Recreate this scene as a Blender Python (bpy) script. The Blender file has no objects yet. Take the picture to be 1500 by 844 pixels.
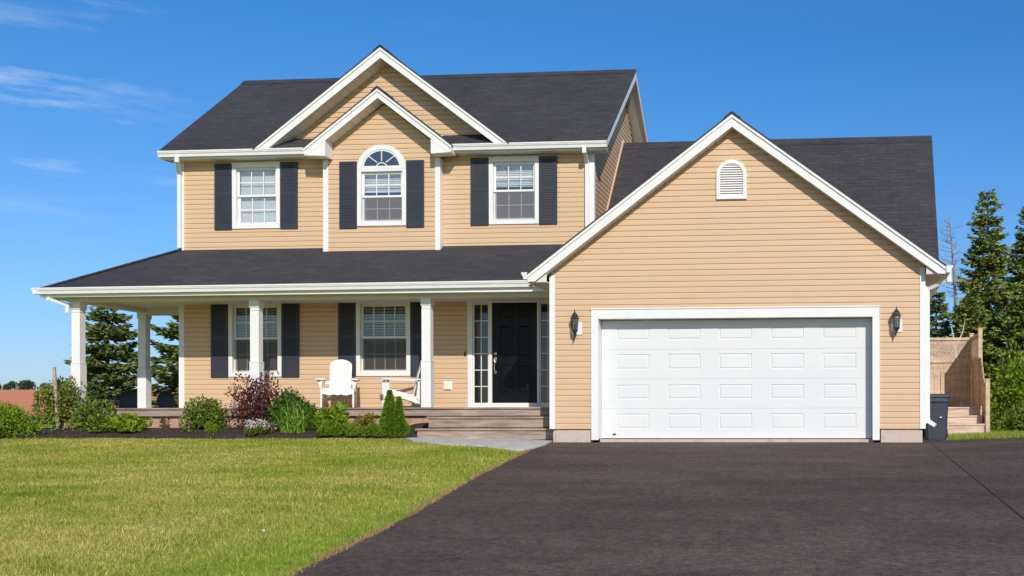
import bpy, bmesh, math, random
import numpy as np
from mathutils import Vector, Matrix
random.seed(11)
rng = np.random.default_rng(11)
S = bpy.context.scene
COL = S.collection
V3 = Vector
R = math.radians

# ------------------------------------------------------------------ materials
def newmat(name):
    m = bpy.data.materials.new(name); m.use_nodes = True
    nt = m.node_tree
    return m, nt, nt.nodes['Principled BSDF']

def ramp(nt, fac, stops):
    n = nt.nodes.new('ShaderNodeValToRGB')
    el = n.color_ramp.elements
    while len(el) < len(stops): el.new(0.5)
    for e, (p, c) in zip(el, stops):
        e.position = p; e.color = (*c, 1)
    nt.links.new(fac, n.inputs['Fac'])
    return n.outputs['Color']

def coords(nt, scale=(1, 1, 1), kind='Object'):
    tc = nt.nodes.new('ShaderNodeTexCoord'); mp = nt.nodes.new('ShaderNodeMapping')
    mp.inputs['Scale'].default_value = scale
    nt.links.new(tc.outputs[kind], mp.inputs['Vector'])
    return mp.outputs['Vector']

def noise(nt, vec, scale, detail=4, rough=.55):
    n = nt.nodes.new('ShaderNodeTexNoise')
    n.inputs['Scale'].default_value = scale; n.inputs['Detail'].default_value = detail
    n.inputs['Roughness'].default_value = rough
    nt.links.new(vec, n.inputs['Vector'])
    return n.outputs['Fac']

def mixc(nt, fac, a, b, blend='MIX'):
    n = nt.nodes.new('ShaderNodeMix'); n.data_type = 'RGBA'; n.blend_type = blend
    for sock, val in ((n.inputs[0], fac), (n.inputs[6], a), (n.inputs[7], b)):
        if hasattr(val, 'links'): nt.links.new(val, sock)
        elif isinstance(val, (int, float)): sock.default_value = val
        else: sock.default_value = (*val, 1)
    return n.outputs[2]

def math_n(nt, op, a, b=None):
    n = nt.nodes.new('ShaderNodeMath'); n.operation = op
    for i, val in enumerate((a, b)):
        if val is None: continue
        if hasattr(val, 'links'): nt.links.new(val, n.inputs[i])
        else: n.inputs[i].default_value = val
    return n.outputs[0]

def bump(nt, p, h, strength=.3, dist=.01):
    b = nt.nodes.new('ShaderNodeBump'); b.inputs['Strength'].default_value = strength
    b.inputs['Distance'].default_value = dist
    nt.links.new(h, b.inputs['Height']); nt.links.new(b.outputs['Normal'], p.inputs['Normal'])

def noisy(name, c1, c2, scale=8, rough=.6, stretch=(1, 1, 1), bmp=0, bdist=.005, c3=None, metallic=0, detail=5, kind='Object'):
    m, nt, p = newmat(name)
    v = coords(nt, stretch, kind)
    f = noise(nt, v, scale, detail, .6)
    st = [(.3, c1), (.7, c2)] if c3 is None else [(.3, c1), (.5, c2), (.72, c3)]
    nt.links.new(ramp(nt, f, st), p.inputs['Base Color'])
    p.inputs['Roughness'].default_value = rough; p.inputs['Metallic'].default_value = metallic
    if bmp: bump(nt, p, f, bmp, bdist)
    return m

M = {}
M['white'] = noisy('white_paint', (.74, .745, .75), (.80, .80, .80), 3, .45)
M['door_white'] = noisy('garage_door_paint', (.69, .71, .73), (.73, .745, .76), 2, .4)
M['soffit'] = noisy('soffit_vinyl', (.66, .63, .58), (.72, .69, .64), 3, .55)
# tan vinyl siding: slight tone shift along each course and weathering
m, nt, p = newmat('tan_siding')
v = coords(nt, (.35, .35, 9.0)); f1 = noise(nt, v, 1.1, 3)
v2 = coords(nt, (1, 1, 1)); f2 = noise(nt, v2, .7, 5)
c = mixc(nt, f1, (.60, .41, .252), (.68, .475, .302))
c = mixc(nt, math_n(nt, 'MULTIPLY', f2, .35), c, (.64, .47, .32))
nt.links.new(c, p.inputs['Base Color']); p.inputs['Roughness'].default_value = .5
v3 = coords(nt, (3, 3, 60)); bump(nt, p, noise(nt, v3, 3, 4), .12, .004)
M['siding'] = m
# asphalt shingles, UV in metres
m, nt, p = newmat('asphalt_shingles')
uv = coords(nt, (1, 1, 1), 'UV')
bk = nt.nodes.new('ShaderNodeTexBrick')
bk.inputs['Scale'].default_value = 1; bk.inputs['Brick Width'].default_value = .42; bk.inputs['Row Height'].default_value = .125
bk.inputs['Mortar Size'].default_value = .006; bk.inputs['Mortar Smooth'].default_value = .2; bk.inputs['Bias'].default_value = 0
bk.inputs['Color1'].default_value = (.034, .033, .040, 1); bk.inputs['Color2'].default_value = (.047, .045, .055, 1)
bk.inputs['Mortar'].default_value = (.024, .023, .029, 1); bk.offset = .37
nt.links.new(uv, bk.inputs['Vector'])
uv2 = coords(nt, (1.5, 8.0, 1), 'UV')
st = noise(nt, uv2, 2.2, 6, .7)
gr = noise(nt, uv, 55, 2)
pt = noise(nt, uv, .5, 3)
c = mixc(nt, 1.0, bk.outputs['Color'], ramp(nt, st, [(.3, (.66, .66, .68)), (.5, (.95, .95, .96)), (.72, (1.5, 1.46, 1.44))]), 'MULTIPLY')
c = mixc(nt, 1.0, c, ramp(nt, gr, [(.3, (.78, .78, .78)), (.7, (1.25, 1.25, 1.25))]), 'MULTIPLY')
c = mixc(nt, 1.0, c, ramp(nt, pt, [(.3, (.80, .80, .84)), (.7, (1.18, 1.16, 1.12))]), 'MULTIPLY')
nt.links.new(c, p.inputs['Base Color']); p.inputs['Roughness'].default_value = .85
hh = math_n(nt, 'ADD', math_n(nt, 'MULTIPLY', bk.outputs['Fac'], -1.0), gr)
bump(nt, p, hh, .5, .008)
M['shingle'] = m
M['shutter'] = noisy('shutter_paint', (.026, .029, .042), (.036, .039, .054), 4, .45)
M['door'] = noisy('door_black', (.003, .0035, .007), (.005, .006, .010), 5, .35)
M['door'].node_tree.nodes['Principled BSDF'].inputs['Specular IOR Level'].default_value = .2
M['metal'] = noisy('brushed_metal', (.55, .5, .42), (.65, .6, .5), 20, .3, metallic=1)
M['black'] = noisy('black_metal', (.015, .016, .02), (.035, .037, .045), 30, .35)
M['concrete'] = noisy('foundation_concrete', (.42, .33, .27), (.55, .45, .38), 5, .85, bmp=.4, c3=(.50, .43, .36))
M['slab'] = noisy('walkway_concrete', (.42, .405, .40), (.58, .565, .555), 4, .85, bmp=.4, detail=8)
def wood(name, a, b, c, stretch=(1, 12, 12), scale=2.2):
    m, nt, p = newmat(name)
    v = coords(nt, stretch); f = noise(nt, v, scale, 7, .65)
    v2 = coords(nt, (.9, .9, 7.0)); g = noise(nt, v2, 1.3, 2)
    col = ramp(nt, f, [(.25, a), (.5, b), (.75, c)])
    col = mixc(nt, 1.0, col, ramp(nt, g, [(.3, (.75, .75, .75)), (.7, (1.2, 1.18, 1.15))]), 'MULTIPLY')
    nt.links.new(col, p.inputs['Base Color']); p.inputs['Roughness'].default_value = .75
    bump(nt, p, f, .25, .004)
    return m
M['deckwood'] = wood('weathered_deck', (.17, .125, .10), (.34, .26, .215), (.50, .405, .345))
M['skirt'] = wood('skirt_wood', (0.312, 0.186, 0.132), (0.432, 0.282, 0.204), (0.516, 0.360, 0.276), (12, 12, 1))
M['cedar'] = wood('cedar_boards', (.44, .32, .22), (.58, .44, .32), (.68, .55, .42), (12, 12, 1))
M['greywood'] = wood('grey_lattice', (0.421, 0.317, 0.244), (0.593, 0.460, 0.357), (0.718, 0.587, 0.471), (6, 6, 6))
M['stepwood'] = wood('stair_boards', (0.435, 0.310, 0.240), (0.604, 0.472, 0.380), (0.724, 0.596, 0.506))
M['stake'] = wood('stake_wood', (.30, .23, .16), (.42, .33, .25), (.5, .42, .33), (12, 12, 1))
M['chair'] = noisy('chair_paint', (.74, .72, .69), (.80, .78, .75), 6, .5)
M['bin'] = noisy('bin_plastic', (.030, .040, .060), (.042, .054, .078), 9, .45)
M['bin_lid'] = noisy('bin_lid_plastic', (.04, .05, .065), (.055, .065, .08), 9, .4)
M['seam'] = noisy('seam_tar', (.040, .030, .027), (.075, .058, .052), 9, .9)
M['rubber'] = noisy('rubber', (.012, .012, .012), (.02, .02, .02), 9, .7)
M['blind'] = noisy('blind_slat', (.70, .70, .68), (.78, .78, .76), 4, .5)
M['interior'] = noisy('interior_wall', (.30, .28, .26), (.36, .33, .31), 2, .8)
M['lampshade'] = noisy('lampshade_cloth', (.55, .42, .26), (.62, .48, .3), 9, .8)
M['sling'] = noisy('dark_sling', (.03, .035, .045), (.05, .055, .065), 30, .6)
M['label_ink'] = noisy('label_ink', (.02, .02, .02), (.04, .04, .04), 9, .5)
M['mulch'] = noisy('bark_mulch', (.012, .008, .008), (.035, .024, .022), 30, .95, bmp=1, bdist=.03, c3=(.075, .05, .045), detail=8)
M['bark'] = noisy('bark', (.07, .05, .04), (.16, .12, .1), 10, .9, (4, 4, 1), .5, .02)
M['deadbark'] = noisy('dead_bark', (.20, .17, .16), (.34, .30, .28), 10, .9, (4, 4, 1))
M['palebark'] = noisy('pale_bark', (.45, .42, .38), (.6, .57, .52), 8, .8, (3, 3, 1))

# asphalt drive
m, nt, p = newmat('drive_asphalt')
v = coords(nt); vs = coords(nt, (.55, 1.0, 1))
n1 = noise(nt, v, 45, 8, .85); n2 = noise(nt, vs, .8, 7, .68); n3 = noise(nt, v, 13, 6, .8)
c = ramp(nt, n1, [(.28, (.030, .022, .019)), (.48, (.092, .069, .061)), (.60, (.130, .101, .091)), (.75, (.34, .28, .25))])
c = mixc(nt, 1.0, c, ramp(nt, n2, [(.28, (.60, .60, .61)), (.5, (1, .98, .98)), (.72, (1.42, 1.38, 1.38))]), 'MULTIPLY')
c = mixc(nt, 1.0, c, ramp(nt, n3, [(.32, (.52, .52, .53)), (.5, (1, 1, 1)), (.68, (1.55, 1.5, 1.48))]), 'MULTIPLY')
nt.links.new(c, p.inputs['Base Color']); p.inputs['Roughness'].default_value = .92; p.inputs['Specular IOR Level'].default_value = .1
bump(nt, p, n1, .5, .006)
M['asphalt'] = m

# lawn colour field shared by soil sheet and blades
def lawn_colour(nt, bright=1.0):
    g = nt.nodes.new('ShaderNodeNewGeometry')
    mp = nt.nodes.new('ShaderNodeMapping'); mp.inputs['Scale'].default_value = (.55, 1.0, 0)
    nt.links.new(g.outputs['Position'], mp.inputs['Vector'])
    a = noise(nt, mp.outputs['Vector'], .55, 5, .6)
    b = noise(nt, mp.outputs['Vector'], 3.5, 3, .6)
    k = bright
    c = ramp(nt, a, [(.30, (.17*k, .25*k, .032*k)), (.45, (.285*k, .31*k, .055*k)), (.60, (.40*k, .375*k, .115*k))])
    c = mixc(nt, 1.0, c, ramp(nt, b, [(.25, (.72, .80, .66)), (.75, (1.25, 1.15, 1.25))]), 'MULTIPLY')
    d = noise(nt, mp.outputs['Vector'], 7.0, 3, .7)
    c = mixc(nt, ramp(nt, d, [(.62, (0, 0, 0)), (.70, (.75, .75, .75))]), c, (.07*k, .15*k, .012*k))
    sp = nt.nodes.new('ShaderNodeSeparateXYZ'); nt.links.new(g.outputs['Position'], sp.inputs[0])
    e = nt.nodes.new('ShaderNodeMapRange'); e.inputs['From Min'].default_value = -.9; e.inputs['From Max'].default_value = .9; e.inputs['To Max'].default_value = .5
    nt.links.new(sp.outputs['X'], e.inputs['Value'])
    c = mixc(nt, e.outputs['Result'], c, (.20*k, .30*k, .035*k))     # lusher strip along the drive
    return c, g
m, nt, p = newmat('grass_blades')
c, g = lawn_colour(nt, 1.25)
isl = g.outputs['Random Per Island']
c = mixc(nt, 1.0, c, ramp(nt, isl, [(0, (.30, .42, .25)), (.35, (.8, .88, .7)), (.75, (1.15, 1.1, 1.0)), (1, (1.9, 1.55, 1.9))]), 'MULTIPLY')
nt.links.new(c, p.inputs['Base Color']); p.inputs['Roughness'].default_value = .6
p.inputs['Specular IOR Level'].default_value = .25
tr = nt.nodes.new('ShaderNodeBsdfTranslucent'); nt.links.new(c, tr.inputs['Color'])
mx = nt.nodes.new('ShaderNodeMixShader'); mx.inputs[0].default_value = .3
out = nt.nodes['Material Output']
nt.links.new(p.outputs[0], mx.inputs[1]); nt.links.new(tr.outputs[0], mx.inputs[2]); nt.links.new(mx.outputs[0], out.inputs['Surface'])
M['blades'] = m
def leafmat(name, stops, transl=.28, rough=.6, spec=.12):
    m, nt, p = newmat(name)
    g = nt.nodes.new('ShaderNodeNewGeometry')
    c = ramp(nt, g.outputs['Random Per Island'], stops)
    nt.links.new(c, p.inputs['Base Color']); p.inputs['Roughness'].default_value = rough
    p.inputs['Specular IOR Level'].default_value = spec
    tr = nt.nodes.new('ShaderNodeBsdfTranslucent'); nt.links.new(c, tr.inputs['Color'])
    mx = nt.nodes.new('ShaderNodeMixShader'); mx.inputs[0].default_value = transl
    nt.links.new(p.outputs[0], mx.inputs[1]); nt.links.new(tr.outputs[0], mx.inputs[2])
    nt.links.new(mx.outputs[0], nt.nodes['Material Output'].inputs['Surface'])
    return m
M['dry'] = leafmat('dry_blades', [(0, (.20, .13, .05)), (.5, (.42, .29, .12)), (1, (.6, .45, .24))])
M['spruce'] = leafmat('spruce_needles', [(0, (0.088, 0.143, 0.040)), (.5, (0.182, 0.243, 0.047)), (.85, (0.293, 0.332, 0.062)), (1, (0.468, 0.347, 0.100))], .12)
M['spruce2'] = leafmat('dark_spruce_needles', [(0, (0.066, 0.107, 0.045)), (.5, (0.137, 0.192, 0.056)), (1, (0.257, 0.287, 0.068))], .12)
M['hedge'] = leafmat('hedge_leaf', [(0, (0.093, 0.179, 0.015)), (.5, (0.197, 0.312, 0.024)), (1, (0.331, 0.417, 0.043))])
M['olive'] = leafmat('olive_leaf', [(0, (0.086, 0.139, 0.024)), (.5, (0.182, 0.235, 0.038)), (1, (0.330, 0.330, 0.070))])
M['midleaf'] = leafmat('mid_leaf', [(0, (0.070, 0.138, 0.021)), (.5, (0.151, 0.228, 0.032)), (1, (0.281, 0.329, 0.053))])
M['lime'] = leafmat('lime_leaf', [(0, (0.115, 0.207, 0.011)), (.5, (0.196, 0.294, 0.017)), (1, (0.299, 0.371, 0.042))])
M['emerald'] = leafmat('emerald_leaf', [(0, (0.045, 0.100, 0.014)), (.5, (0.085, 0.165, 0.024)), (1, (0.150, 0.240, 0.040))])
M['cone'] = leafmat('dwarf_spruce_leaf', [(0, (0.090, 0.180, 0.017)), (.5, (0.157, 0.277, 0.022)), (1, (0.233, 0.360, 0.036))])
M['purple'] = leafmat('plum_leaf', [(0, (0.052, 0.014, 0.023)), (.5, (0.115, 0.030, 0.039)), (1, (0.230, 0.086, 0.069))])
M['yellow'] = leafmat('gold_leaf', [(0, (0.143, 0.143, 0.018)), (.5, (0.264, 0.231, 0.029)), (1, (0.396, 0.286, 0.066))])
M['rust'] = leafmat('rust_leaf', [(0, (.12, .06, .03)), (.5, (.2, .11, .05)), (1, (.24, .18, .06))])
M['petal'] = leafmat('pale_petal', [(0, (.62, .50, .56)), (.5, (.72, .65, .67)), (1, (.8, .78, .76))])
M['strap'] = leafmat('strap_leaf', [(0, (0.100, 0.233, 0.028)), (.5, (0.200, 0.369, 0.047)), (1, (0.400, 0.564, 0.109))])
M['farleaf'] = leafmat('far_leaf', [(0, (0.054, 0.084, 0.048)), (1, (0.108, 0.144, 0.072))])

# ground sheet: lawn soil near, red ploughed field on the far slope
m, nt, p = newmat('ground_sheet')
c, g = lawn_colour(nt, 1.1)
sx = nt.nodes.new('ShaderNodeSeparateXYZ'); nt.links.new(g.outputs['Position'], sx.inputs[0])
v = coords(nt, (1, 1, 0)); w = noise(nt, v, .02, 3)
yy = math_n(nt, 'ADD', sx.outputs['Y'], math_n(nt, 'MULTIPLY', w, 60))
mk = math_n(nt, 'GREATER_THAN', yy, 105.0)
vf = coords(nt, (.004, .05, 0)); nf = noise(nt, vf, 1.5, 6, .6)
red = ramp(nt, nf, [(.3, (.66, .25, .14)), (.6, (.78, .32, .18)), (.75, (.70, .37, .19))])
nt.links.new(mixc(nt, mk, c, red), p.inputs['Base Color']); p.inputs['Roughness'].default_value = .95; p.inputs['Specular IOR Level'].default_value = 0
M['ground'] = m

# window glass: clear pane with a sky reflection
def glass(name, refl, tint=(.85, .9, .9)):
    m, nt, p = newmat(name); nt.nodes.remove(p)
    t = nt.nodes.new('ShaderNodeBsdfTransparent'); t.inputs['Color'].default_value = (*tint, 1)
    g = nt.nodes.new('ShaderNodeBsdfGlossy'); g.inputs['Roughness'].default_value = .02; g.inputs['Color'].default_value = (.9, .95, 1, 1)
    fr = nt.nodes.new('ShaderNodeLayerWeight'); fr.inputs['Blend'].default_value = .5
    mx = nt.nodes.new('ShaderNodeMixShader')
    nt.links.new(math_n(nt, 'ADD', math_n(nt, 'MULTIPLY', fr.outputs['Facing'], .5), refl), mx.inputs[0]); nt.links.new(t.outputs[0], mx.inputs[1]); nt.links.new(g.outputs[0], mx.inputs[2])
    nt.links.new(mx.outputs[0], nt.nodes['Material Output'].inputs['Surface'])
    return m
M['glass'] = glass('window_glass', .16, (.93, .96, .97))
M['glass_low'] = glass('porch_glass', .06, (.9, .93, .92))
M['glass_dark'] = glass('dark_glass', .045, (.5, .58, .55))
m, nt, p = newmat('insect_screen')
p.inputs['Base Color'].default_value = (.16, .15, .16, 1); p.inputs['Roughness'].default_value = .8
t = nt.nodes.new('ShaderNodeBsdfTransparent'); mx = nt.nodes.new('ShaderNodeMixShader'); mx.inputs[0].default_value = .55
nt.links.new(t.outputs[0], mx.inputs[1]); nt.links.new(p.outputs[0], mx.inputs[2]); nt.links.new(mx.outputs[0], nt.nodes['Material Output'].inputs['Surface'])
M['screen'] = m
M['screen_low'] = m.copy(); M['screen_low'].node_tree.nodes['Principled BSDF'].inputs['Base Color'].default_value = (.085, .07, .066, 1)
m.node_tree.nodes['Principled BSDF'].inputs['Base Color'].default_value = (.22, .215, .235, 1)
m, nt, p = newmat('arch_glass')
p.inputs['Base Color'].default_value = (.03, .06, .10, 1); p.inputs['Roughness'].default_value = .04; p.inputs['Specular IOR Level'].default_value = 1.0
M['arch_glass'] = m

# ------------------------------------------------------------------ mesh builder
class MB:
    def __init__(s): s.v, s.f, s.uv = [], [], []
    def face(s, pts, uv=None):
        b = len(s.v); s.v += [tuple(q) for q in pts]; s.f.append(tuple(range(b, b+len(pts)))); s.uv.append(uv)
    def slope(s, pts, u, v, o=(0, 0, 0)):
        u, v, o = V3(u).normalized(), V3(v).normalized(), V3(o)
        s.face(pts, [((V3(q)-o).dot(u), (V3(q)-o).dot(v)) for q in pts])
    def hexa(s, p):
        for q in ((0, 3, 2, 1), (4, 5, 6, 7), (0, 1, 5, 4), (1, 2, 6, 5), (2, 3, 7, 6), (3, 0, 4, 7)):
            s.face([p[i] for i in q])
    def box(s, x0, x1, y0, y1, z0, z1):
        s.hexa([(x0, y0, z0), (x1, y0, z0), (x1, y1, z0), (x0, y1, z0), (x0, y0, z1), (x1, y0, z1), (x1, y1, z1), (x0, y1, z1)])
    def frame(s, x0, x1, z0, z1, w, y0, y1, wt=None, wb=None):
        wt = wt or w; wb = wb or w
        s.box(x0, x1, y0, y1, z1-wt, z1); s.box(x0, x1, y0, y1, z0, z0+wb)
        s.box(x0, x0+w, y0, y1, z0+wb, z1-wt); s.box(x1-w, x1, y0, y1, z0+wb, z1-wt)
    def extrude(s, poly, vec):
        vec = V3(vec); a = [V3(q) for q in poly]; b = [q+vec for q in a]
        s.face(a); s.face(b[::-1])
        for i in range(len(a)):
            j = (i+1) % len(a); s.face([a[i], b[i], b[j], a[j]])
    def bar(s, p, q, w, h, up=(0, 0, 1)):
        p, q = V3(p), V3(q); d = (q-p).normalized(); up = V3(up)
        sd = d.cross(up)
        if sd.length < 1e-4: sd = d.cross(V3((0, 1, 0)))
        sd.normalize(); u2 = sd.cross(d)
        c = [(-1, -1), (1, -1), (1, 1), (-1, 1)]
        s.hexa([p+sd*a*w/2+u2*b*h/2 for a, b in c]+[q+sd*a*w/2+u2*b*h/2 for a, b in c])
    def tube(s, pts, rad, n=8):
        pts = [V3(q) for q in pts]; rings = []
        rad = rad if hasattr(rad, '__len__') else [rad]*len(pts)
        for i, q in enumerate(pts):
            d = (pts[min(i+1, len(pts)-1)]-pts[max(i-1, 0)]).normalized()
            a = d.cross(V3((.31, .2, .93)));
            if a.length < 1e-3: a = d.cross(V3((1, 0, 0)))
            a.normalize(); b = d.cross(a)
            rings.append([q+(a*math.cos(2*math.pi*k/n)+b*math.sin(2*math.pi*k/n))*rad[i] for k in range(n)])
        for r0, r1 in zip(rings, rings[1:]):
            for k in range(n): s.face([r0[k], r0[(k+1) % n], r1[(k+1) % n], r1[k]])
        s.face(rings[0][::-1]); s.face(rings[-1])
    def lathe(s, prof, c, n=12, rot=0):
        c = V3(c); rings = [[c+V3((r*math.cos(2*math.pi*(k+rot)/n), r*math.sin(2*math.pi*(k+rot)/n), z)) for k in range(n)] for r, z in prof]
        for r0, r1 in zip(rings, rings[1:]):
            for k in range(n): s.face([r0[k], r0[(k+1) % n], r1[(k+1) % n], r1[k]])
        s.face(rings[0][::-1]); s.face(rings[-1])
    def build(s, name, mat, parent=None, loc=None, bevel=0, smooth=False, recalc=True):
        me = bpy.data.meshes.new(name); me.from_pydata(s.v, [], s.f)
        ul = me.uv_layers.new(name='UVMap')
        me.update()
        k = 0; data = np.zeros(len(me.loops)*2, dtype=np.float32)
        for poly, uv in zip(me.polygons, s.uv):
            nrm = poly.normal
            for j, vi in enumerate(poly.vertices):
                if uv: u = uv[j]
                else:
                    co = s.v[vi]; a = [abs(x) for x in nrm]
                    u = (co[0], co[1]) if a[2] >= max(a[0], a[1]) else ((co[1], co[2]) if a[0] > a[1] else (co[0], co[2]))
                data[2*k], data[2*k+1] = u; k += 1
        ul.data.foreach_set('uv', data)
        if recalc:
            bm = bmesh.new(); bm.from_mesh(me); bmesh.ops.remove_doubles(bm, verts=bm.verts, dist=1e-5)
            bmesh.ops.recalc_face_normals(bm, faces=bm.faces); bm.to_mesh(me); bm.free()
        me.materials.append(mat)
        o = bpy.data.objects.new(name, me); COL.objects.link(o)
        if parent: o.parent = parent
        if loc: o.location = loc
        if smooth:
            for q in me.polygons: q.use_smooth = True
        if bevel:
            md = o.modifiers.new('bevel', 'BEVEL'); md.width = bevel; md.segments = 2; md.limit_method = 'ANGLE'; md.angle_limit = R(40)
        return o

def tag(o, label=None, cat=None, group=None, kind=None):
    for k, val in (('label', label), ('category', cat), ('group', group), ('kind', kind)):
        if val: o[k] = val
    return o
def thing(name, label, cat, loc=(0, 0, 0), rz=0, group=None):
    o = bpy.data.objects.new(name, None); COL.objects.link(o); o.location = loc; o.rotation_euler = (0, 0, rz)
    o.empty_display_size = .2
    return tag(o, label, cat, group)
def copy_tree(o, parent=None):
    c = o.copy(); COL.objects.link(c); c.parent = parent
    for ch in list(o.children): copy_tree(ch, c)
    return c
def np_mesh(name, verts, faces, mat, parent=None, loc=None):
    verts = np.asarray(verts, dtype=np.float32).reshape(-1, 3); faces = np.asarray(faces, dtype=np.int32)
    me = bpy.data.meshes.new(name); n = faces.shape[1]
    me.vertices.add(len(verts)); me.vertices.foreach_set('co', verts.ravel())
    me.loops.add(faces.size); me.loops.foreach_set('vertex_index', faces.ravel())
    me.polygons.add(len(faces)); me.polygons.foreach_set('loop_start', np.arange(0, faces.size, n, dtype=np.int32))
    me.polygons.foreach_set('loop_total', np.full(len(faces), n, dtype=np.int32))
    me.update(calc_edges=True); me.materials.append(mat)
    o = bpy.data.objects.new(name, me); COL.objects.link(o)
    if parent: o.parent = parent
    if loc: o.location = loc
    return o

# ------------------------------------------------------------------ lap siding as real courses
EXPO = .1016
PROFILE = [(0, .0165), (.72, .0165), (.92, .003), (1.0, .003)]
def prof(fr):
    for (a, oa), (b, ob) in zip(PROFILE, PROFILE[1:]):
        if fr <= b: return oa+(ob-oa)*(fr-a)/(b-a)
    return PROFILE[-1][1]
def xr(poly, z):
    xs = []
    for (x0, z0), (x1, z1) in zip(poly, poly[1:]+poly[:1]):
        if abs(z1-z0) < 1e-9:
            if abs(z-z0) < 1e-6: xs += [x0, x1]
        elif min(z0, z1)-1e-7 <= z <= max(z0, z1)+1e-7: xs.append(x0+(x1-x0)*(z-z0)/(z1-z0))
    return (min(xs), max(xs)) if xs else None
def siding(mb, poly, fn, holes=()):
    zmin = min(q[1] for q in poly); zmax = max(q[1] for q in poly)
    def spans(za, zb):
        a, b = xr(poly, za), xr(poly, zb)
        if not a or not b: return []
        res = [(a[0], a[1], b[0], b[1])]
        for h in sorted(holes):
            if h[2] >= zb-1e-6 or h[3] <= za+1e-6: continue
            new = []
            for (l0, r0, l1, r1) in res:
                if h[0] >= max(r0, r1) or h[1] <= min(l0, l1): new.append((l0, r0, l1, r1)); continue
                if h[0] > min(l0, l1): new.append((l0, min(h[0], r0), l1, min(h[0], r1)))
                if h[1] < max(r0, r1): new.append((max(h[1], l0), r0, max(h[1], l1), r1))
            res = new
        return res
    n = int(math.ceil((zmax-zmin)/EXPO)); fixed = sorted(set([q[1] for q in poly]+[h[2] for h in holes]+[h[3] for h in holes]))
    for i in range(n):
        c0 = zmin+i*EXPO; c1 = c0+EXPO
        br = [c0+fr*EXPO for fr, _ in PROFILE]+[z for z in fixed if c0 < z < c1]
        br = sorted(set(round(z, 6) for z in br if z <= zmax+1e-7))
        for za, zb in zip(br, br[1:]):
            if zb-za < 1e-5: continue
            oa = prof((za-c0)/EXPO); ob = prof((zb-c0)/EXPO)
            for l0, r0, l1, r1 in spans(za+1e-7, zb-1e-7):
                if r0-l0 < 1e-4 and r1-l1 < 1e-4: continue
                mb.face([fn(l0, za, oa), fn(r0, za, oa), fn(r1, zb, ob), fn(l1, zb, ob)])
        for l0, r0, _, _ in spans(c0+1e-6, c0+2e-4):
            mb.face([fn(l0, c0, .003), fn(r0, c0, .003), fn(r0, c0, .0165), fn(l0, c0, .0165)])

# ================================================================== GROUND
def apron(x): return .055*min(max((x+.7)/.7, 0), 1)*min(max((8.6-x)/1.6, 0), 1)
def ground_z(x, y):
    if y < 0: return .063*max(y, -26.0)-apron(x)
    z = .012*min(y, 10)-apron(x)
    if y > 40: z += 19.6*(min((y-40)/560.0, 1.0))**1.25
    return z
xs = sorted(set([-1600, -1100, -800, -600, -450, -330, -240, -170, -120, -80, -55, -40, -30]+list(range(-24, 25, 1))+[30, 40, 55, 80, 120, 170, 240, 330, 450, 600, 800, 1100, 1600]))
ys = sorted(set([-400, -200, -100, -60, -40, -30, -26]+list(range(-25, 13, 1))+[15, 20, 25, 30, 35, 40]+list(range(60, 620, 20))+[640, 700]))
gv = np.array([(x, y, ground_z(x, y)) for y in ys for x in xs]); nx = len(xs)
gf = [(j*nx+i, j*nx+i+1, (j+1)*nx+i+1, (j+1)*nx+i) for j in range(len(ys)-1) for i in range(nx-1)]
o = np_mesh('ground', gv, gf, M['ground']); tag(o, 'sloping lawn ground rising behind to a red ploughed field', kind='structure')
for q in o.data.polygons: q.use_smooth = True

def drive_left(y):
    pts = [(-45, 2.4), (-25, 2.1), (-18.9, 1.75), (-11.49, 1.20), (-10.5, 1.09), (-9.72, 1.02), (-8.73, .92), (-7.18, .69), (-5.24, .43), (-3.09, .21), (-1.12, .01), (.2, .0)]
    for (y0, x0), (y1, x1) in zip(pts, pts[1:]):
        if y <= y1: return x0+(x1-x0)*(y-y0)/(y1-y0)
    return pts[-1][1]
mb = MB()
rows = [-45, -30, -26]+[-25+i*.5 for i in range(0, 52)]
def dz(x, y): return ground_z(x, y)+.014
for y0, y1 in zip(rows, rows[1:]):
    j0 = .025*math.sin(y0*5.1)+.02*math.sin(y0*11.7+1); j1 = .025*math.sin(y1*5.1)+.02*math.sin(y1*11.7+1)
    a0 = drive_left(y0)+(j0 if y0 < -1 else 0); a1 = drive_left(y1)+(j1 if y1 < -1 else 0)
    for t0, t1 in ((0, .1), (.1, .22), (.22, .245), (.245, .26), (.26, .275), (.275, .302), (.302, .36), (.36, .5), (.5, 1)):
        X0, X1 = a0+(24-a0)*t0, a0+(24-a0)*t1; X2, X3 = a1+(24-a1)*t0, a1+(24-a1)*t1
        mb.face([(X0, y0, dz(X0, y0)), (X1, y0, dz(X1, y0)), (X3, y1, dz(X3, y1)), (X2, y1, dz(X2, y1))])
for xa, xb in ((6.7, 7.0), (7.0, 7.8), (7.8, 8.6), (8.6, 24)): mb.face([(xa, .5, dz(xa, .5)), (xb, .5, dz(xb, .5)), (xb, 1.25, dz(xb, 1.25)), (xa, 1.25, dz(xa, 1.25))])
o = mb.build('driveway', M['asphalt'], smooth=True); tag(o, 'dark asphalt driveway sloping up to the garage', kind='structure')

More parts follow.
